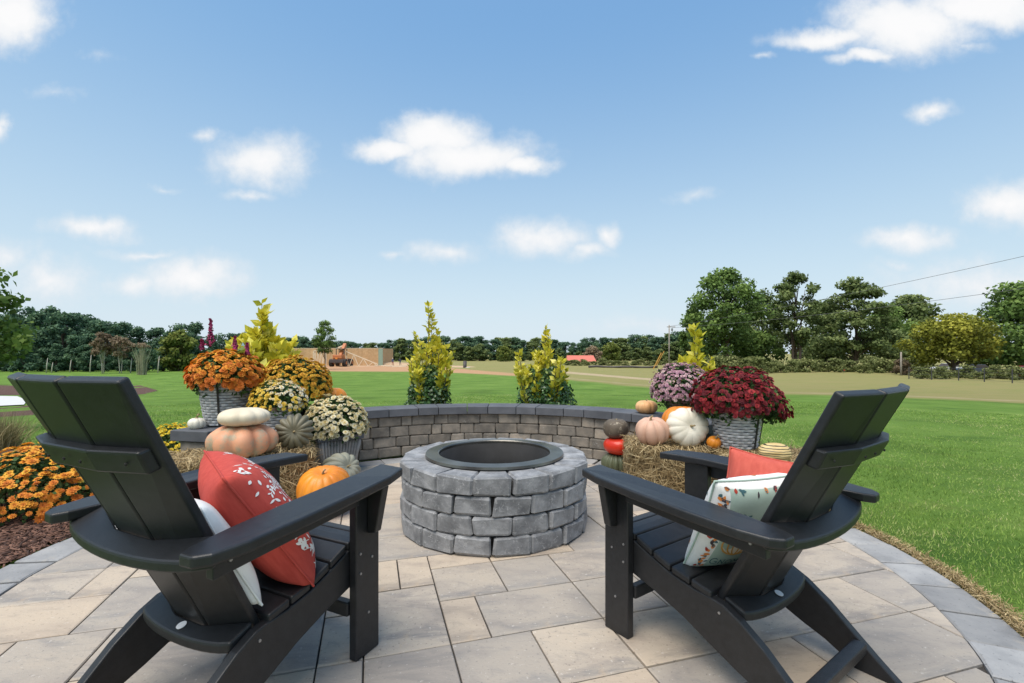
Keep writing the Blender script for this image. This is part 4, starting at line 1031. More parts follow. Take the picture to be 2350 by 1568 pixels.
mum(MUM,'small yellow chrysanthemum on the grass beyond the striped squash',2.42,4.12,.04,.20,.18,.13,260,.022,'yellow',low=-.2,nleaf=700,stalk=.07)

# celosia spikes and canna leaves in the tall basket
m_cel=mat('magenta_plume',[(.05,(.16,.012,.055)),(.5,(.30,.025,.10)),(.95,(.46,.05,.17))],rough=.8,attr='rnd',noise_w=.1)
m_canna=mat('broad_green_leaf',[(.10,.17,.02),(.24,.29,.045)],rough=.5,scale=9,trans=.3)
cel=thing('celosia_plant','magenta celosia plumes with broad green leaves above orange chrysanthemums','plant',(-2.21,3.72,CT+.30))
for (dx,dy,z0,hh_,wd_) in((-.115,-.02,.30,.205,.034),(.06,.0,.27,.10,.026),(-.195,.0,.27,.075,.020),(.155,.0,.235,.085,.022)):
    MB().tube([(dx*.4,dy,-.02),(dx*.8,dy,z0*.6),(dx,dy,z0+hh_*.3)],[.006,.005,.004],6).build('stem',m_mumleaf,cel)
    k=260; t_=rng.random(k)**.8; a=rng.uniform(0,6.28,k); rad=wd_*(1-t_)**.7*rng.uniform(.3,1,k)
    pos=np.stack([dx+rad*np.cos(a),dy+rad*np.sin(a),z0+hh_*t_],1)
    stuff(mobj('plume',scatter_mesh('plume',*LEAFQ,pos,basis(np.stack([np.cos(a),np.sin(a),np.full(k,.3)],1)+rng.normal(0,.3,(k,3)),rng.normal(0,.4,k)),rng.uniform(.012,.026,k)),m_cel,cel))
def big_leaf(mb,base,ang,l,wd_,lift,curl=.5):
    V=[];n_=7
    for i in range(n_+1):
        t_=i/n_; r_=l*t_*math.cos(lift-curl*t_*.6); z=l*t_*math.sin(lift-curl*t_*.5); ww=wd_*math.sin(math.pi*min(t_*.93+.05,1))**.8
        for s in(-1,0,1):
            x=r_; y=s*ww/2; V.append(Vector(base)+Vector((x*math.cos(ang)-y*math.sin(ang),x*math.sin(ang)+y*math.cos(ang),z+abs(s)*ww*.14)))
    Fc=[]
    for i in range(n_):
        for s in(0,1): a=i*3+s; Fc.append((a,a+1,a+4,a+3))
    mb.add(V,Fc); return mb
for (a,l,w_,lf,b) in((-.3,.21,.075,1.0,(.02,0,.14)),(2.9,.20,.07,.95,(-.03,0,.15)),(1.2,.22,.07,1.1,(0,.03,.15)),(-.9,.17,.06,.8,(.05,-.02,.15)),(3.6,.15,.06,.8,(-.08,0,.14)),(.2,.16,.05,.75,(.07,0,.14)),(4.6,.14,.06,1.1,(-.05,-.03,.16))):
    big_leaf(MB(),b,a,l,w_,lf).build('leaf',m_canna,cel,True)

# ------------------------------------------------------------------ shrubs behind the wall
m_yl=mat('yellow_shrub_leaves',[(.05,(.26,.29,.025)),(.4,(.58,.54,.045)),(.8,(.80,.69,.07)),(.95,(.84,.74,.18))],rough=.45,attr='rnd',noise_w=.1,trans=.3)
m_gl=mat('dark_shrub_leaves',[(.05,(.015,.045,.012)),(.5,(.04,.10,.024)),(.9,(.09,.18,.045)),(.98,(.3,.34,.08))],rough=.35,attr='rnd',noise_w=.1,trans=.12)
m_bark=mat('bark',[(.05,.035,.025),(.12,.09,.07)],rough=.9,scale=20,bump=.6,stretch=(1,1,.2))
def shrub(label,x,y,h,wd_,wb,zg,nstem,ngreen,lsz,seed,reach=None):
    r_=np.random.default_rng(seed); root=thing('golden_shrub',label,'shrub',(x,y,float(tz(x,y))-.01)); H_=h+.01-float(tz(x,y))
    st_=MB(); P=[];D=[];Sz=[];Rv=[]
    for k_ in range(nstem):
        a=r_.uniform(0,6.28); q_=k_/max(nstem-1,1); out=wd_*.5*(q_**.6)*r_.uniform(.7,1.1); top=H_ if k_==0 else (H_*.93 if k_==1 else H_*r_.uniform(.60,.86)*(1-.18*q_))
        p0=np.array([.03*math.cos(a),.03*math.sin(a),0]); p2=np.array([out*math.cos(a),out*math.sin(a),top]); p1=np.array([p2[0]*.75,p2[1]*.75,top*.45])
        pts=[(1-t_)**2*p0+2*t_*(1-t_)*p1+t_*t_*p2 for t_ in np.linspace(0,1,9)]
        st_.tube(pts,[.012,.011,.010,.008,.007,.006,.005,.004,.003],5)
        nl=int(88*(top-zg*.6)/H_)+30
        for i in range(nl):
            t_=r_.uniform(max(.35,zg*.6/top),1); p=(1-t_)**2*p0+2*t_*(1-t_)*p1+t_*t_*p2
            az_=r_.uniform(0,6.28); el=r_.uniform(.35,1.1); P.append(p+r_.normal(0,.006,3)); D.append((math.cos(az_)*math.cos(el),math.sin(az_)*math.cos(el),math.sin(el))); Sz.append(lsz*r_.uniform(.6,1.1)); Rv.append(np.clip(r_.normal(.62,.2)-(0.35 if t_*top<zg else 0),0,1))
    st_.build('stems',m_bark,root,True)
    D=np.array(D); P=np.array(P); n_=len(P)
    side=nrm(np.cross(D,rdir(n_))); nor=np.cross(side,D); rot=np.stack([side,D,nor],2)
    o=mobj('yellow_leaves',scatter_mesh('yellow_leaves',*LEAFT,P,rot,np.array(Sz),rnd=np.array(Rv)),m_yl,root); stuff(o)
    if ngreen:
        k_=ngreen; t_=r_.random(k_)**.8; zz=t_*zg*1.1; rad=wb*.5*np.sqrt(r_.random(k_))*np.interp(t_,[0,.25,.6,1],[.95,1,.78,.35])*(1+.12*np.sin(t_*20)); a=r_.uniform(0,6.28,k_)
        rad=np.maximum(rad,wb*.5*np.interp(t_,[0,.25,.6,1],[.95,1,.78,.3])*r_.uniform(.45,1,k_))
        pos=np.stack([rad*np.cos(a),rad*np.sin(a),zz+.02],1); dd=np.stack([np.cos(a),np.sin(a),np.full(k_,.5)],1)
        stuff(mobj('green_leaves',scatter_mesh('green_leaves',*LEAFQ,pos,basis(dd+rdir(k_)*.8,r_.uniform(0,6.28,k_)),r_.uniform(.028,.05,k_),rnd=np.clip(r_.random(k_)*.9+(t_>.85)*.2,0,1)),m_gl,root))
    return root
shrub('tall narrow golden tipped shrub with two long shoots behind the wall',-1.0,5.75,1.60,.62,.66,.82,22,5600,.088,1)
shrub('broad golden tipped shrub with dense green base behind the wall',.40,5.75,1.36,.92,.88,.80,28,7000,.084,2)
shrub('large leaved golden shrub rising behind the gold chrysanthemum',-2.66,5.1,1.56,.80,.55,.72,58,1500,.125,3)
shrub('golden shrub with upright shoots behind the pink chrysanthemum',1.98,5.2,1.31,.52,.50,.70,20,1400,.115,4)

# ornamental grass clump at the left
k=1500; a=rng.uniform(0,6.28,k); P0=np.array(GT(-8,1032)); m_og=mat('tan_ornamental_grass',[(.05,(.10,.11,.035)),(.5,(.28,.23,.10)),(.95,(.46,.38,.20))],rough=.8,attr='rnd',noise_w=.1,trans=.2)
og=thing('ornamental_grass','tan wispy ornamental grass clump in the mulch by the lawn','grass clump',tuple(P0))
bl=rng.uniform(.15,.48,k); nn=np.stack([np.cos(a)*rng.uniform(.1,.9,k),np.sin(a)*rng.uniform(.1,.9,k),np.ones(k)],1)
BL2=([(-.5,0,0),(.5,0,0),(.35,.18,.6),(-.35,.18,.6),(.02,.5,1),(-.02,.5,1)],[(0,1,2,3),(3,2,4,5)])
stuff(mobj('blades',scatter_mesh('blades',*BL2,np.stack([rng.normal(0,.1,k),rng.normal(0,.1,k),np.full(k,-.01)],1),basis(nn,rng.uniform(0,6.28,k)),np.stack([np.full(k,.005),bl,bl],1)),m_og,og))

# ------------------------------------------------------------------ trees
def tree_meshes(seed,h,wd_,nclump,nleaf,lsz,trunk_h,tr,shape='round',spread=1.0,stems=1,flat=.75):
    r_=np.random.default_rng(seed); C=[]
    for i in range(nclump):
        t_=(i+.5)/nclump; t_=np.clip(t_+r_.normal(0,.06),0,1)
        prof={'round':np.interp(t_,[0,.15,.45,.75,1],[.55,.85,1,.75,.2]),'tall':np.interp(t_,[0,.2,.5,.8,1],[.6,.9,.95,.7,.22]),'cone':np.interp(t_,[0,.2,1],[.8,1,.1]),'flat':np.interp(t_,[0,.3,.7,1],[.9,1,.85,.35])}[shape]
        a=i*2.4+r_.normal(0,.5); q_=wd_/2*prof*math.sqrt(r_.uniform(.08,1))*.85
        C.append((q_*math.cos(a),q_*math.sin(a),trunk_h+(h-trunk_h)*(t_*.90+.03)))
    C=np.array(C); cr=(wd_/2)*r_.uniform(.20,.36,nclump)*spread
    wgt=cr**2; ci=r_.choice(nclump,nleaf,p=wgt/wgt.sum()); d=nrm(r_.normal(size=(nleaf,3))); rad=cr[ci]*r_.random(nleaf)**.42
    pos=C[ci]+d*rad[:,None]*np.array([1,1,flat]); pos[:,2]=np.minimum(pos[:,2],h*1.02)
    nor=d*.7+nrm(r_.normal(size=(nleaf,3)))*.8+np.array([0,0,.35])
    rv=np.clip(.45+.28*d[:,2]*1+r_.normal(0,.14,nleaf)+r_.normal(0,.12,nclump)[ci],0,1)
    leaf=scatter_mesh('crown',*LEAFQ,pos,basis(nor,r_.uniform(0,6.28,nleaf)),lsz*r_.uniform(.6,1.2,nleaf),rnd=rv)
    tb=MB()
    for s in range(stems):
        a=s*2.1+seed; off=tr*1.6*(stems>1); lean=(.12*wd_ if stems>1 else .03*wd_)
        top=trunk_h+(h-trunk_h)*.72; pts=[(off*math.cos(a)+lean*math.cos(a)*t_**1.3+.02*wd_*math.sin(t_*5+s),off*math.sin(a)+lean*math.sin(a)*t_**1.3,top*t_-.03*h*(t_==0)) for t_ in np.linspace(0,1,9)]
        tb.tube(pts,[tr*(1.25-1.1*t_)/(1 if stems==1 else 1.5) for t_ in np.linspace(0,1,9)],7)
    for i in r_.choice(nclump,min(nclump,18),replace=False):
        c_=C[i]; z0=max(trunk_h*.6,c_[2]-.28*h); tb.tube([(0,0,z0),(c_[0]*.45,c_[1]*.45,z0+(c_[2]-z0)*.6),tuple(c_)],[tr*.42,tr*.26,tr*.08],5)
    return leaf,tb.mesh('trunk',True)
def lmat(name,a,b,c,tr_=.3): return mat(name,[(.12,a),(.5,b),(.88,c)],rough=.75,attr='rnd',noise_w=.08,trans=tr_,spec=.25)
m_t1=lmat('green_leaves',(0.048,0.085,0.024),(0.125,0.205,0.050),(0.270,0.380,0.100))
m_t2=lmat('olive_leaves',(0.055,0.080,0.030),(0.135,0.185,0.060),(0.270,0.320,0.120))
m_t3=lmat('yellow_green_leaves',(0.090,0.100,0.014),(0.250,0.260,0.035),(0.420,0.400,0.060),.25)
m_t4=lmat('haze_tinted_leaves',(0.035,0.076,0.048),(0.090,0.165,0.096),(0.191,0.294,0.152))  # distant haze put into the leaf colour as a blue tint
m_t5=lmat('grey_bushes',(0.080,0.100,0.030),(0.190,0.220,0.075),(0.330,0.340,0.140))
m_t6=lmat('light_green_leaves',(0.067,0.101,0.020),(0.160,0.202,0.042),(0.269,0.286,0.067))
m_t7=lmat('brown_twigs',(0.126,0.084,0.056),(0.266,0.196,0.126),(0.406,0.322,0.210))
def tree_obj(name,label,cat,meshes,mt,loc,sc=(1,1,1),rz=0,group=None):
    root=thing(name,label,cat,loc,rz,group,sc)
    lf,tk=meshes
    if len(lf.materials)==0: lf.materials.append(mt)
    if len(tk.materials)==0: tk.materials.append(m_bark)
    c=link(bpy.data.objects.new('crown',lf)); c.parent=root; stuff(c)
    t=link(bpy.data.objects.new('trunk',tk)); t.parent=root
    return root
def big(name,label,u,Y,vtop,wpx,seed,mt,**k):
    x,y,z=AT(u,Y); h=zat(vtop,Y)-z; wd_=wpx*Y/F
    k.setdefault('nclump',58); k.setdefault('nleaf',9000); k.setdefault('lsz',.62); k.setdefault('spread',.92); k.setdefault('trunk_h',h*.16); k.setdefault('tr',.32)
    return tree_obj(name,label,'tree',tree_meshes(seed,h,wd_,**k),mt,(x,y,z))
big('leafy_tree','tallest broad green tree at the left of the field row',1665,90,612,200,21,m_t1,nleaf=12000,nclump=60,stems=2)
big('leafy_tree','open airy tree with several bare stems beside the tallest tree',1825,88,622,125,22,m_t2,nleaf=5200,nclump=36,shape='tall',stems=3,spread=.9,trunk_h=4.5)
big('leafy_tree','grey green layered tree with a single dark trunk in the field row',1962,92,633,165,23,m_t2,nleaf=9500,nclump=56,flat=.4)
big('leafy_tree','lower olive tree fading behind the yellowing tree',2090,125,682,165,24,m_t2,nleaf=6000,nclump=40,lsz=1.0)
big('yellowing_tree','spreading yellow green tree beside the wire fence',2182,62,726,205,25,m_t3,nleaf=9000,nclump=48,lsz=.42,shape='flat',trunk_h=2.0,tr=.3)
big('leafy_tree','dense bright green tree above the parked red car',2345,78,652,235,26,m_t1,nleaf=11000,nclump=60,trunk_h=1.6)
big('leafy_tree','small dark tree under the broad tallest tree',1735,96,765,130,27,m_t1,nleaf=4200,trunk_h=1,tr=.2)
big('leafy_tree','small dark tree low between the field row trunks',1900,100,770,150,28,m_t2,nleaf=4200,trunk_h=1,tr=.2)
big('leafy_tree','low dark tree behind the brush pile and weathered post',2040,98,760,150,29,m_t2,nleaf=4200,trunk_h=1,tr=.2)
big('leafy_tree','dark green tree left of the tallest field tree',1590,100,700,70,30,m_t1,nleaf=3200,trunk_h=1,tr=.25)
big('leafy_tree','small green tree filling the gap behind the fence',2255,95,770,110,31,m_t1,nleaf=3200,trunk_h=1,tr=.2)
big('leafy_tree','olive tree filling behind the tallest tree and the airy tree',1750,112,668,130,33,m_t2,nleaf=7000,nclump=50)
big('leafy_tree','olive tree filling between the airy tree and the layered tree',1892,114,690,120,34,m_t2,nleaf=6500,nclump=50)
big('leafy_tree','green tree standing behind the layered tree and brush pile',2030,116,700,130,35,m_t1,nleaf=6500,nclump=50)
# woods on the left, a few shapes repeated
protos=[tree_meshes(40+i,12,[7,8,6.5,9][i],34,4300,.62,.3,.25,['round','tall','cone','flat'][i],1.15) for i in range(4)]
proto2=[tree_meshes(50+i,12,[7,8,6.5,9][i],30,3000,.85,.2,.25,['round','tall','round','flat'][i],1.15) for i in range(4)]
tops=([-140,-60,0,60,110,150,190,215,250,285,320,350,390,440,480,540,600],[725,716,712,706,705,706,713,729,729,737,742,735,747,742,752,760,772])
wr=random.Random(21)
def wood(u,Y,vt,protos_,mt,name,label,group,wide=1.0):
    x,y,z=AT(u,Y); h=zat(vt,Y)-z; i=wr.randrange(4); lf,tk=protos_[i]
    s=h/12.0; sx=s*wide*wr.uniform(.85,1.15)
    return tree_obj(name,label,'tree',(lf,tk),mt,(x,y,z),(sx,sx*wr.uniform(.9,1.1),s),wr.uniform(0,6.28),group)
for m_ in [q_[0] for q_ in protos]: m_.materials.append(m_t4)
for m_ in [q_[0] for q_ in proto2]: m_.materials.append(m_t2)
u=-150
while u<600:
    vt=np.interp(u,*tops); wood(u+wr.uniform(-8,8),wr.uniform(84,98),vt+wr.uniform(-4,12),protos,None,'wood_tree','dark blue green tree in the dense woods beyond the left lawn','trees of the left woods'); u+=wr.uniform(24,36)
u=-150
while u<590:
    vt=np.interp(u,*tops); wood(u,wr.uniform(76,82),vt+wr.uniform(45,80),protos,None,'wood_tree','lower dark tree along the edge of the left woods','edge trees of the left woods'); u+=wr.uniform(26,40)
# far tree line across the middle
ft=([560,640,690,800,850,900,940,1000,1050,1068,1100,1150,1200,1260,1310,1340,1385,1420,1440,1465,1500,1530,1560,1620],[772,776,771,782,784,780,776,774,768,763,771,773,777,774,782,777,768,776,770,765,771,766,762,758])
u=560
while u<1640:
    vt=np.interp(u,*ft); wood(u+wr.uniform(-4,4),wr.uniform(195,230),vt+wr.uniform(-2,7),protos if wr.random()<.6 else proto2,None,'far_tree','dark tree in the distant tree line behind the field','trees of the distant tree line',1.35); u+=wr.uniform(11,17)
u=820
while u<1640:
    vt=np.interp(u,*ft); wood(u,wr.uniform(175,190),vt+wr.uniform(18,38),proto2,None,'far_tree','low olive tree along the foot of the distant tree line','foot trees of the distant tree line',1.4); u+=wr.uniform(18,28)
lg=[tree_meshes(61,6,6,20,2200,.55,.5,.15,'round',1.2)]
for (u,Y,vt,w_,mt,lab) in((1155,170,795,46,m_t6,'light yellow green round tree before the distant tree line'),(1402,165,787,46,m_t6,'light green round tree right of the long red roof'),(1360,160,796,44,m_t7,'pinkish brown bare bush above the long red roof'),(410,80,760,80,m_t6,'yellow green young tree at the edge of the left woods')):
    x,y,z=AT(u,Y); h=zat(vt,Y)-z; lf,tk=tree_meshes(int(u),h,w_*Y/F,22,2400,.045*h+.35,h*.08,.15,'round',1.2); tree_obj('round_tree',lab,'tree',(lf,tk),mt,(x,y,z))
# thin bare trees at the wood's edge
for (u,Y,vt,w_,lab) in((235,70,765,50,'slender pale barked tree with thin brown crown by the woods'),(275,71,770,60,'forked pale barked tree with rusty crown by the woods')):
    x,y,z=AT(u,Y); h=zat(vt,Y)-z; lf,tk=tree_meshes(int(u),h,w_*Y/F,16,1500,.32,h*.45,.07,'flat',1.0,stems=3); tk.materials.append(mat('pale_bark%d'%u,[(.38,.33,.27),(.5,.45,.38)],rough=.9)); tree_obj('bare_tree',lab,'tree',(lf,tk),m_t7,(x,y,z))
m_cane=mat('pale_cane',[(.22,.22,.13),(.38,.36,.24)],rough=.9,scale=3)
x,y,z=AT(325,66); cn=thing('cane_clump','clump of tall pale canes standing on the left lawn','bush',(x,y,z))
mb=MB()
for k_ in range(70):
    a=wr.uniform(0,6.28); q_=wr.random()**.5; h=wr.uniform(2.6,4.3); mb.tube([(q_*.55*math.cos(a),q_*.5*math.sin(a),0),(q_*.65*math.cos(a),q_*.6*math.sin(a),h*.5),(q_*1.25*math.cos(a),q_*1.2*math.sin(a),h)],[.035,.03,.012],4)
stuff(mb.build('canes',m_cane,cn))
lf,tk=tree_meshes(77,1.4,2.2,10,500,.2,.9,.01,'flat',1.0); tk=None; lf.materials.append(m_t7); o=mobj('tufts',lf,None,cn); o.location=(0,0,2.9); stuff(o)
m_paleb=mat('pale_trunk',[(.40,.36,.30),(.52,.48,.41)],rough=.9)
for (u,Y,v0) in((106,74,822),(118,74,832),(206,74,815),(299,72,822),(362,72,818),(160,75,826)):
    x,y,z=AT(u,Y); h=zat(v0,Y)-z; sp=thing('pale_sapling','thin pale sapling trunk standing at the edge of the woods','sapling',(x,y,z),group='pale saplings at the wood edge'); MB().tube([(0,0,-.1),(.1,0,h*.5),(.22,0,h)],[.09,.07,.03],6).build('trunk',m_paleb,sp,True)
# young lawn tree and the near left tree
x,y,z=AT(745,86); h=zat(733,86)-z
tree_obj('young_tree','young round headed tree on a thin trunk at the lawn edge','tree',tree_meshes(84,h,60*86/F,60,3400,.30,h*.34,.09,'round',.8),m_t1,(x,y,z))
nt_=tree_obj('leafy_tree','young broadleaf tree reaching in over the left lawn','tree',tree_meshes(83,2.75,2.1,30,2000,.12,1.15,.04,'round',.8,stems=2),lmat('fresh_green_leaves',(.06,.10,.02),(.13,.21,.04),(.24,.32,.08),.35),AT(-70,7.6))
# bushes along the field row
bp_=[tree_meshes(90+i,2.0,2.6,9,900,.30,.05,.04,'flat',1.5) for i in range(3)]
m_bush=m_t5
for q_ in bp_: q_[0].materials.append(m_bush)
for k_ in range(34):
    u=1570+k_*17+wr.uniform(-7,7); Y=wr.uniform(70,80); x,y,z=AT(u,Y); i=wr.randrange(3); s=wr.uniform(.75,1.35)
    tree_obj('field_bush','pale green weedy bush along the far edge of the field','bush',bp_[i],None,(x,y,z),(s,s,s*.9),wr.uniform(0,6),'bushes along the field edge')
for k_ in range(22):
    u=1300+k_*12.5+wr.uniform(-4,4); Y=wr.uniform(112,120); x,y,z=AT(u,Y); i=wr.randrange(3); s=wr.uniform(.6,1.1)
    tree_obj('field_bush','low weedy bush before the distant trees','bush',bp_[i],None,(x,y,z),(s,s,s*.7),wr.uniform(0,6),'bushes before the distant trees')
for k_ in range(14):
    u=2110+k_*21+wr.uniform(-7,7); Y=wr.uniform(52,58); x,y,z=AT(u,Y); i=wr.randrange(3); s=wr.uniform(.4,.75)
    tree_obj('field_bush','small weedy bush behind the wire fence','bush',bp_[i],None,(x,y,z),(s,s,s),wr.uniform(0,6),'bushes behind the wire fence')
x,y,z=AT(2068,66); lf,tk=tree_meshes(95,2.2,2.6,10,900,.28,.1,.05,'round',1.3); tree_obj('brush_pile','reddish brown dead brush around the weathered post','bush',(lf,tk),m_t7,(x,y,z))

# ------------------------------------------------------------------ building site
m_ply=mat('plywood_sheathing',[(.46,.29,.14),(.58,.39,.21)],rough=.85,scale=2.2,objrnd=.10)
m_lum=mat('raw_lumber',[(.66,.54,.38),(.78,.67,.50)],rough=.85,scale=5)
m_grn=mat('green_sheathing',(.26,.36,.28),rough=.8)
m_org=mat('machine_orange',[(.42,.13,.04),(.52,.19,.07)],rough=.5,scale=6)
m_tyre=mat('tyre_rubber',(.03,.028,.026),rough=.9); m_blk=mat('machine_dark',(.06,.05,.05),rough=.6)
YB=114
x0=AT(640,YB)[0]; x1=AT(868,YB)[0]; zb=float(tz((x0+x1)/2,YB)); ztp=zat(800,YB)
hs=thing('house_frame','unfinished plywood sheathed house walls on the building site','building',((x0+x1)/2,YB,zb))
Wd=x1-x0; Hh=ztp-zb; npn=int(Wd/1.22)
for i in range(npn):
    MB().box((-Wd/2+(i+.5)*Wd/npn,0,Hh/2),(Wd/npn-.02,.12,Hh)).build('sheathing_panel',m_ply,hs)
MB().box((Wd/2+.52,.02,Hh/2),(1.05,.12,Hh-.05)).build('green_panel',m_grn,hs)
MB().box((.5,0,Hh+.05),(Wd+1.1,.16,.09)).build('top_plate',m_lum,hs)
MB().box((-Wd/2+.06,5,Hh/2),(.12,9.8,Hh)).build('end_wall',m_ply,hs); MB().box((Wd/2+1.0,5,Hh/2),(.12,9.8,Hh)).build('end_wall',m_ply,hs)
for i in range(9): MB().box((-Wd/2+1+i*1.9,-.09,Hh*.38),(.05,.05,Hh*.3)).build('stud',m_lum,hs)
def truss(name,label,u0,u1,Y,vb0,vt0,vt1,flip=1):
    xa=AT(u0,Y)[0]; xb=AT(u1,Y)[0]; z=float(tz(xa,Y)); ha=zat(vt0,Y)-z; hb=zat(vt1,Y)-z
    t=thing(name,label,'truss',(xa,Y,z)); l=xb-xa
    a,b=(0,0,.05),(l,0,.05); p,q_=(0,0,ha),(l,0,max(hb,.12))
    for s,e in((a,b),(p,q_),(a,p),(b,q_)): MB().bar(s,e,.17,.16,(0,1,0)).build('chord',m_lum,t)
    n_=4; zt=lambda f:ha+(max(hb,.12)-ha)*f
    for i in range(n_):
        f0,f1=i/n_,(i+1)/n_; fm=(f0+f1)/2
        MB().bar((l*f0,0.01,.05),(l*fm,0.01,zt(fm)),.13,.12,(0,1,0)).build('web',m_lum,t); MB().bar((l*fm,0.01,zt(fm)),(l*f1,.01,.05),.13,.12,(0,1,0)).build('web',m_lum,t)
    return t
truss('roof_truss','wooden roof truss standing right of the orange loader',779,866,107,0,801,836)
truss('roof_truss','short wooden truss frame left of the orange loader',719,748,107,0,806,800)
# orange loader
x,y,z=AT(776,105); ld=thing('telescopic_loader','rusty orange loader with raised boom before the plywood walls','loader',(x,y,z),0,None,(1.75,1.7,1.6))
for s in(-1,1):
    for yy_ in(0,2.2):
        w_=MB(); w_.tube([(s*.82-.2,yy_,.52),(s*.82+.2,yy_,.52)],[.52,.52],18); wh=w_.build('wheel',m_tyre,ld); MB().tube([(s*.82-.21,yy_,.52),(s*.82+.21,yy_,.52)],[.24,.24],12).build('rim',m_org,wh)
MB().box((0,1.1,.85),(1.2,2.9,.5)).build('chassis',m_org,ld,bevel=.05); MB().box((0,.2,1.35),(1.15,1.3,.55)).build('hood',m_org,ld,bevel=.08)
MB().box((0,-.55,.75),(1.7,.25,.45)).build('counterweight',m_blk,ld,bevel=.05)
cbm=MB()
for sx in(-.5,.5):
    for sy in(.7,1.7): cbm.bar((sx,sy,1.5),(sx,sy,2.4),.08,.08,(1,0,0))
cbm.box((0,1.2,2.44),(1.15,1.2,.08)); cbm.build('cab_frame',m_blk,ld)
MB().bar((.05,.6,1.5),(.05,2.4,3.1),.38,.42).build('boom',m_org,ld,bevel=.03); MB().bar((.05,2.3,3.0),(-.9,2.5,2.6),.16,.2).build('boom_head',m_lum,ld)
MB().box((0,-.70,1.15),(.28,.04,.22)).build('warning_sign',m_prO,ld)
# workers: small figures grown over a skeleton
def worker(label,u,Y,cshirt,cpant,bend):
    x,y,z=AT(u,Y); root=thing('person',label,'person',(x,y,z))
    J=[(0,0,.95),(0,-.04*bend,1.2),(0,-.22*bend,1.42),(0,-.30*bend,1.53),(0,-.36*bend,1.68),
       (-.1,0,.9),(-.13,-.05*bend,.48),(-.13,.02,.06),(-.13,-.14,.04),(.1,0,.9),(.16,-.12,.48),(.18,.10,.06),(.18,-.05,.04),
       (-.2,-.22*bend,1.40),(-.27,-.28*bend-.05,1.12),(-.2,-.42*bend-.15,.92),(.2,-.22*bend,1.40),(.28,-.28*bend-.05,1.12),(.2,-.42*bend-.15,.92)]
    E_=[(0,1),(1,2),(2,3),(3,4),(0,5),(5,6),(6,7),(7,8),(0,9),(9,10),(10,11),(11,12),(2,13),(13,14),(14,15),(2,16),(16,17),(17,18)]
    rad=[.15,.14,.14,.06,.105,.1,.07,.05,.04,.1,.07,.05,.04,.07,.05,.04,.07,.05,.04]
    me_=bpy.data.meshes.new('body'); me_.from_pydata(J,E_,[]); o=link(bpy.data.objects.new('body',me_)); o.parent=root
    o.modifiers.new('skin','SKIN'); 
    for i,v in enumerate(me_.skin_vertices[0].data): v.radius=(rad[i],rad[i]*.85); v.use_root=(i==0)
    ss=o.modifiers.new('sub','SUBSURF'); ss.levels=1; ss.render_levels=1
    m_=mat('clothes_'+str(int(u)),[(0,cpant),(.49,cpant),(.51,cshirt),(.99,cshirt)],rough=.9)
    t,bs=nodes_of(m_); tcn=next(q_ for q_ in t.nodes if q_.type=='TEX_COORD'); sp=t.nodes.new('ShaderNodeSeparateXYZ'); t.links.new(tcn.outputs['Object'],sp.inputs[0])
    rp=next(q_ for q_ in t.nodes if q_.type=='VALTORGB'); dv=t.nodes.new('ShaderNodeMath'); dv.operation='DIVIDE'; t.links.new(sp.outputs[2],dv.inputs[0]); dv.inputs[1].default_value=1.9; t.links.new(dv.outputs[0],rp.inputs[0])
    e=rp.color_ramp.elements.new(.82); e.color=(*cshirt,1); e=rp.color_ramp.elements.new(.84); e.color=(.35,.2,.14,1); rp.color_ramp.elements[-1].color=(.35,.2,.14,1)
    me_.materials.append(m_)
    MB().lathe([(.125,0),(.12,.05),(.08,.10),(0,.12)],12,(0,-.36*bend,1.71)).build('hat',m_prC if bend<.5 else m_blk,root,True)
    return root
worker('person in blue shirt and red trousers on the building site',901,112,(.06,.09,.18),(.25,.04,.04),.2)
worker('person in dark blue clothes bending over on the building site',918,112,(.07,.09,.15),(.06,.07,.11),1.0)
# lumber piles and site clutter
for k_,(u,Y,l,rz) in enumerate(((888,106,3.0,-.4),(905,104,3.4,.3),(935,108,4.0,.15),(955,104,2.6,-.2),(915,100,2.8,.1),(880,108,4.0,.6))):
    x,y,z=AT(u,Y); lp=thing('lumber_board','pale lumber board lying on the dirt of the building site','board',(x,y,z+.03),rz,'boards lying on the building site'); MB().box((0,0,.10),(l,.3,.2)).build('board',m_lum,lp)
x,y,z=AT(950,110); tp=thing('teal_tarp','small teal tarp heap on the building site','tarp',(x,y,z)); MB().lathe([(.75,0),(.6,.45),(.25,.85),(0,.95)],9,mod=lambda a,r,z:r*(1+.25*math.sin(3*a))).build('sheet',mat('teal_tarp',(.05,.26,.24),rough=.5),tp,True)
# blue hoop tarp behind the orange chrysanthemum
x,y,z=AT(556,40); bt=thing('blue_hoop_cover','light blue arched cover beyond the lawn behind orange flowers','cover',(x,y,z)); zt=zat(784,40)-z; wv=52*40/F
P=[(wv*math.cos(a),zt*math.sin(a)) for a in np.linspace(0,math.pi,19)]
mb=MB(); V=[(px_,0,pz) for px_,pz in P]+[(px_,2.4,pz) for px_,pz in P]; mb.add(V,[(i,i+1,20+i-1+0+0,19+i) if False else (i,i+1,19+i+1,19+i) for i in range(18)]+[tuple(range(19)),tuple(range(37,18,-1))]); mb.build('cover',mat('blue_tarp',[(.20,.36,.55),(.42,.55,.68)],rough=.4,scale=3),bt)
MB().tube([(px_*1.01,-.02,pz*1.01) for px_,pz in P],.05,6).build('hoop',m_prW,bt,True)
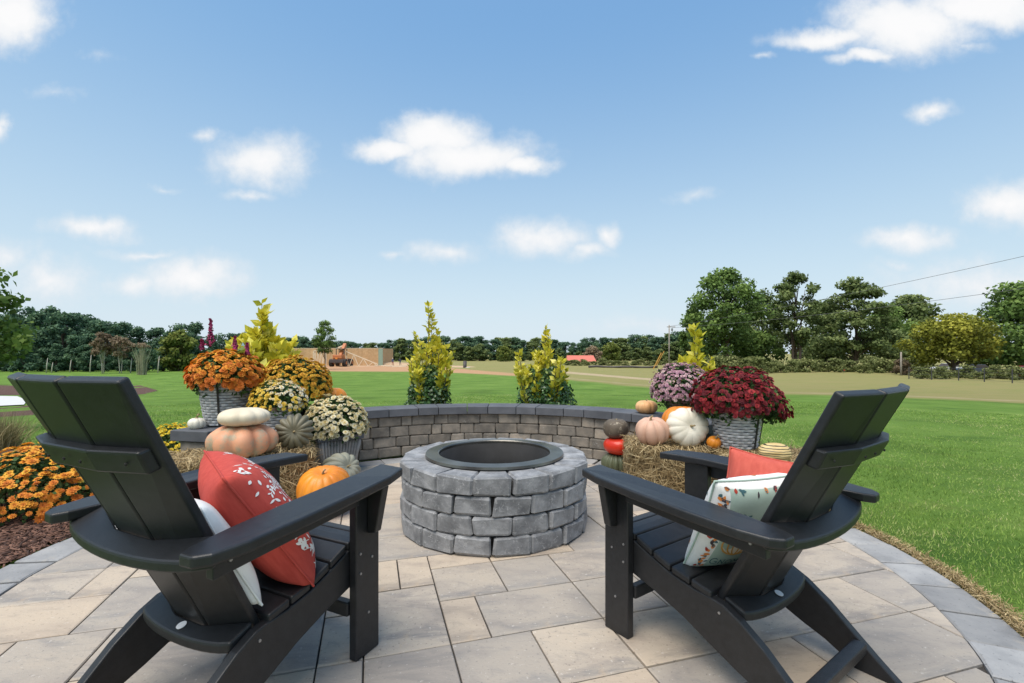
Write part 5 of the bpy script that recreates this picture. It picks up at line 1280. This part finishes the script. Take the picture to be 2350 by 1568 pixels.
# dirt heaps
m_dirt=mat('bare_dirt',[(.38,.24,.14),(.54,.40,.26)],rough=.95,scale=2,bump=.6,bscale=6,bdist=.1)
for (u,Y,rx,h,lab) in((905,116,6,.8,'low dirt heap around the people on the site'),(1010,100,7,.45,'long pale dirt heap right of the tall golden shrub')):
    x,y,z=AT(u,Y); dh=thing('dirt_heap',lab,'dirt heap',(x,y,z-.05)); MB().lathe([(1,0),(.8,.35),(.5,.75),(.2,.97),(0,1)],22,mod=lambda a,r,zz:r*(1+.14*math.sin(3*a+1)+.08*math.sin(7*a))).build('heap',m_dirt,dh,True); dh.scale=(rx,2.0,h)

# ------------------------------------------------------------------ far bits
m_roof=mat('red_metal_roof',[(.55,.13,.09),(.62,.19,.13)],rough=.6,scale=3)
YR=150; x,y,z=AT(1333,YR); rf=thing('long_shed','long low shed with a faded red roof beyond the field','building',(x,y,z)); wv=66*YR/F
zt=zat(816,YR)-z; ze=zat(829,YR)-z
MB().box((0,2,ze/2),(wv*.96,6,ze)).build('wall',mat('shed_wall',(.32,.25,.22),rough=.9),rf)
V=[(-wv/2,-1.3,ze),(wv/2,-1.3,ze),(wv/2-.3,2,zt),(-wv/2+.3,2,zt),(-wv/2,5.3,ze),(wv/2,5.3,ze),(-wv/2,-1.3,ze-.12),(wv/2,-1.3,ze-.12),(-wv/2,5.3,ze-.12),(wv/2,5.3,ze-.12)]
MB().add(V,[(0,1,2,3),(3,2,5,4),(0,3,4),(1,5,2),(6,7,1,0),(4,5,9,8),(6,8,9,7),(0,4,8,6),(1,7,9,5)]).build('roof',m_roof,rf)
m_pole=mat('weathered_pole',[(.22,.19,.16),(.34,.30,.26)],rough=.9,scale=4)
def pole(label,u,Y,vtop,r_,arm=True):
    x,y,z=AT(u,Y); h=zat(vtop,Y)-z; p=thing('utility_pole',label,'pole',(x,y,z)); MB().tube([(0,0,-.2),(0,0,h)],[r_,r_*.75],10).build('shaft',m_pole,p,True)
    if arm:
        MB().box((.35,0,h-.35),(1.5,.1,.12)).build('crossarm',m_pole,p); MB().tube([(.55,.1,h-1.1),(.55,.1,h-.6)],[.16,.16],10).build('transformer',m_screw,p)
    return (x,y,z+h)
pA=pole('tall grey utility pole before the distant tree line',1535,85,746,.13)
pB=pole('short weathered wooden post at the field edge',2067,64,808,.13,False)
m_wire=mat('wire',(.10,.10,.10),rough=.6)
def wire(label,a,b,sag):
    pts=[tuple(Vector(a).lerp(Vector(b),t_)-Vector((0,0,sag*4*t_*(1-t_)))) for t_ in np.linspace(0,1,25)]
    x,y,z=pts[0]; o=MB().tube([(p[0]-x,p[1]-y,p[2]-z) for p in pts],.022,5).build('power_line',m_wire,None,True,loc=(x,y,z)); tag(o,label,'wire')
# wires run to a pole beyond the right of the frame
def at_px(u,v,Y): return (Y*(u-CX)/F,Y,zat(v,Y))
wire('upper power line crossing the sky to the right',(pA[0],pA[1],pA[2]-.25),at_px(2420,572,46),.5)
wire('lower power line crossing the field row of trees',(pA[0]+.5,pA[1],pA[2]-.5),at_px(2420,652,46),.5)
# wire fence right
m_fp=mat('dark_fence_post',(.05,.05,.05),rough=.7)
fn=thing('wire_fence','dark wire fence with thin posts along the right field edge','fence',AT(2100,50))
bx0,by0,bz0=AT(2100,50)
prev=None
for k_,(u,Y) in enumerate(((2085,54),(2137,52),(2199,50),(2258,48),(2322,46),(2392,44))):
    x,y,z=AT(u,Y); MB().tube([(x-bx0,y-by0,z-bz0-.1),(x-bx0,y-by0,z-bz0+1.35)],.05,7).build('post',m_fp,fn)
    if prev:
        for hz in(.15,.55,.95,1.3): MB().tube([(prev[0]-bx0,prev[1]-by0,prev[2]-bz0+hz),(x-bx0,y-by0,z-bz0+hz)],.012,4).build('wire',m_fp,fn)
    prev=(x,y,z)
# parked cars beyond the fence
def car(label,u,Y,paint,cat='car',rz=0):
    x,y,z=AT(u,Y); c=thing('parked_car',label,cat,(x,y,z),rz)
    body=[(-2.2,.35),(-2.25,.75),(-2.05,.9),(-1.0,.98),(1.55,.98),(2.2,.9),(2.3,.55),(2.2,.33)]
    cab=[(-1.0,.96),(-.45,1.42),(.85,1.45),(1.6,.96)]
    def ext(mb,P,hw,tp=1): 
        n_=len(P); V=[(px_,-hw,pz) for px_,pz in P]+[(px_,hw,pz) for px_,pz in P]; mb.add(V,[tuple(range(n_)),tuple(range(2*n_-1,n_-1,-1))]+[(i,n_+i,n_+(i+1)%n_,(i+1)%n_) for i in range(n_)]); return mb
    mp_=mat('paint_'+str(int(u)),paint,rough=.3,coat=.5)
    for nm,P,hw,mt in(('body',body,.88,mp_),('cabin',cab,.74,m_blk)):
        me_=ext(MB(),P,hw).mesh(nm); bm=bmesh.new(); bm.from_mesh(me_); bmesh.ops.recalc_face_normals(bm,faces=bm.faces); bm.to_mesh(me_); bm.free(); mobj(nm,me_,mt,c,.05,2)
    MB().box((.2,0,1.455),(1.35,1.40,.05)).build('roof',mp_,c,bevel=.02)
    for sx in(-1.4,1.45):
        for sy in(-.82,.82):
            w_=MB().tube([(sx,sy-.11,.33),(sx,sy+.11,.33)],.33,18).build('wheel',m_tyre,c); MB().tube([(sx,sy-.12,.33),(sx,sy+.12,.33)],.18,12).build('rim',m_screw,w_)
    for sy in(-.6,.6): MB().box((-2.22,sy,.72),(.06,.35,.14)).build('headlight',m_white,c)
    return c
car('red car parked beyond the wire fence',2335,58,[(.38,.025,.03),(.44,.035,.04)],rz=R(6))
car('dark blue car parked under the yellowing tree',2235,66,[(.03,.04,.07),(.05,.06,.09)],rz=R(-4))
car('white car parked behind the fence by the yellowing tree trunk',2175,72,[(.6,.6,.6),(.66,.66,.66)],rz=R(3))
# culvert pipe lying in the field, black pipe, lath stakes
x,y,z=AT(1073,95); cp=thing('culvert_pipe','short black culvert pipe with pale end lying in the field','pipe',(x,y,z)); MB().tube([(-.9,.3,.35),(.9,-.2,.35)],[.35,.35],14).build('pipe',m_blk,cp,True); MB().lathe([(.30,0),(.40,0),(.40,.12),(.30,.12)],14,close=True).build('end_collar',m_white,cp); cp.children[-1].rotation_euler=(0,R(90),0); cp.children[-1].location=(-.95,.3,.38)
x,y,z=AT(1425,96); bpz=thing('black_silt_fence','black silt sock lying along the field edge','silt sock',(x,y,z)); wv=150*96/F; MB().tube([(-wv/2+i*wv/8,.6*math.sin(i*.9)-i*.35,.22+.08*math.sin(i*1.7)) for i in range(9)],.22,7).build('sock',m_blk,bpz,True)
x,y,z=AT(1512,88); ls=thing('yellow_lath','pair of leaning yellow lath boards at the field edge','stake',(x,y,z)); MB().bar((-1.1,0,0),(.4,0,3.0),.14,.06,(0,1,0)).build('board',m_prG,ls); MB().bar((-.5,0.1,.6),(.95,.1,3.3),.10,.06,(0,1,0)).build('board',m_prG,ls)
for (u,v,c,lab) in((1935,852,m_prR,'small red survey flag standing in the tan field'),(1862,840,m_prR,'small red survey flag at the edge of the weedy bushes')):
    x,y,z=GT(u,v+6); fg=thing('survey_flag',lab,'flag',(x,y,z)); MB().tube([(0,0,0),(0,0,.6)],.012,5).build('wire_stem',m_wire,fg); MB().box((.1,0,.52),(.2,.01,.14)).build('flag',c,fg)
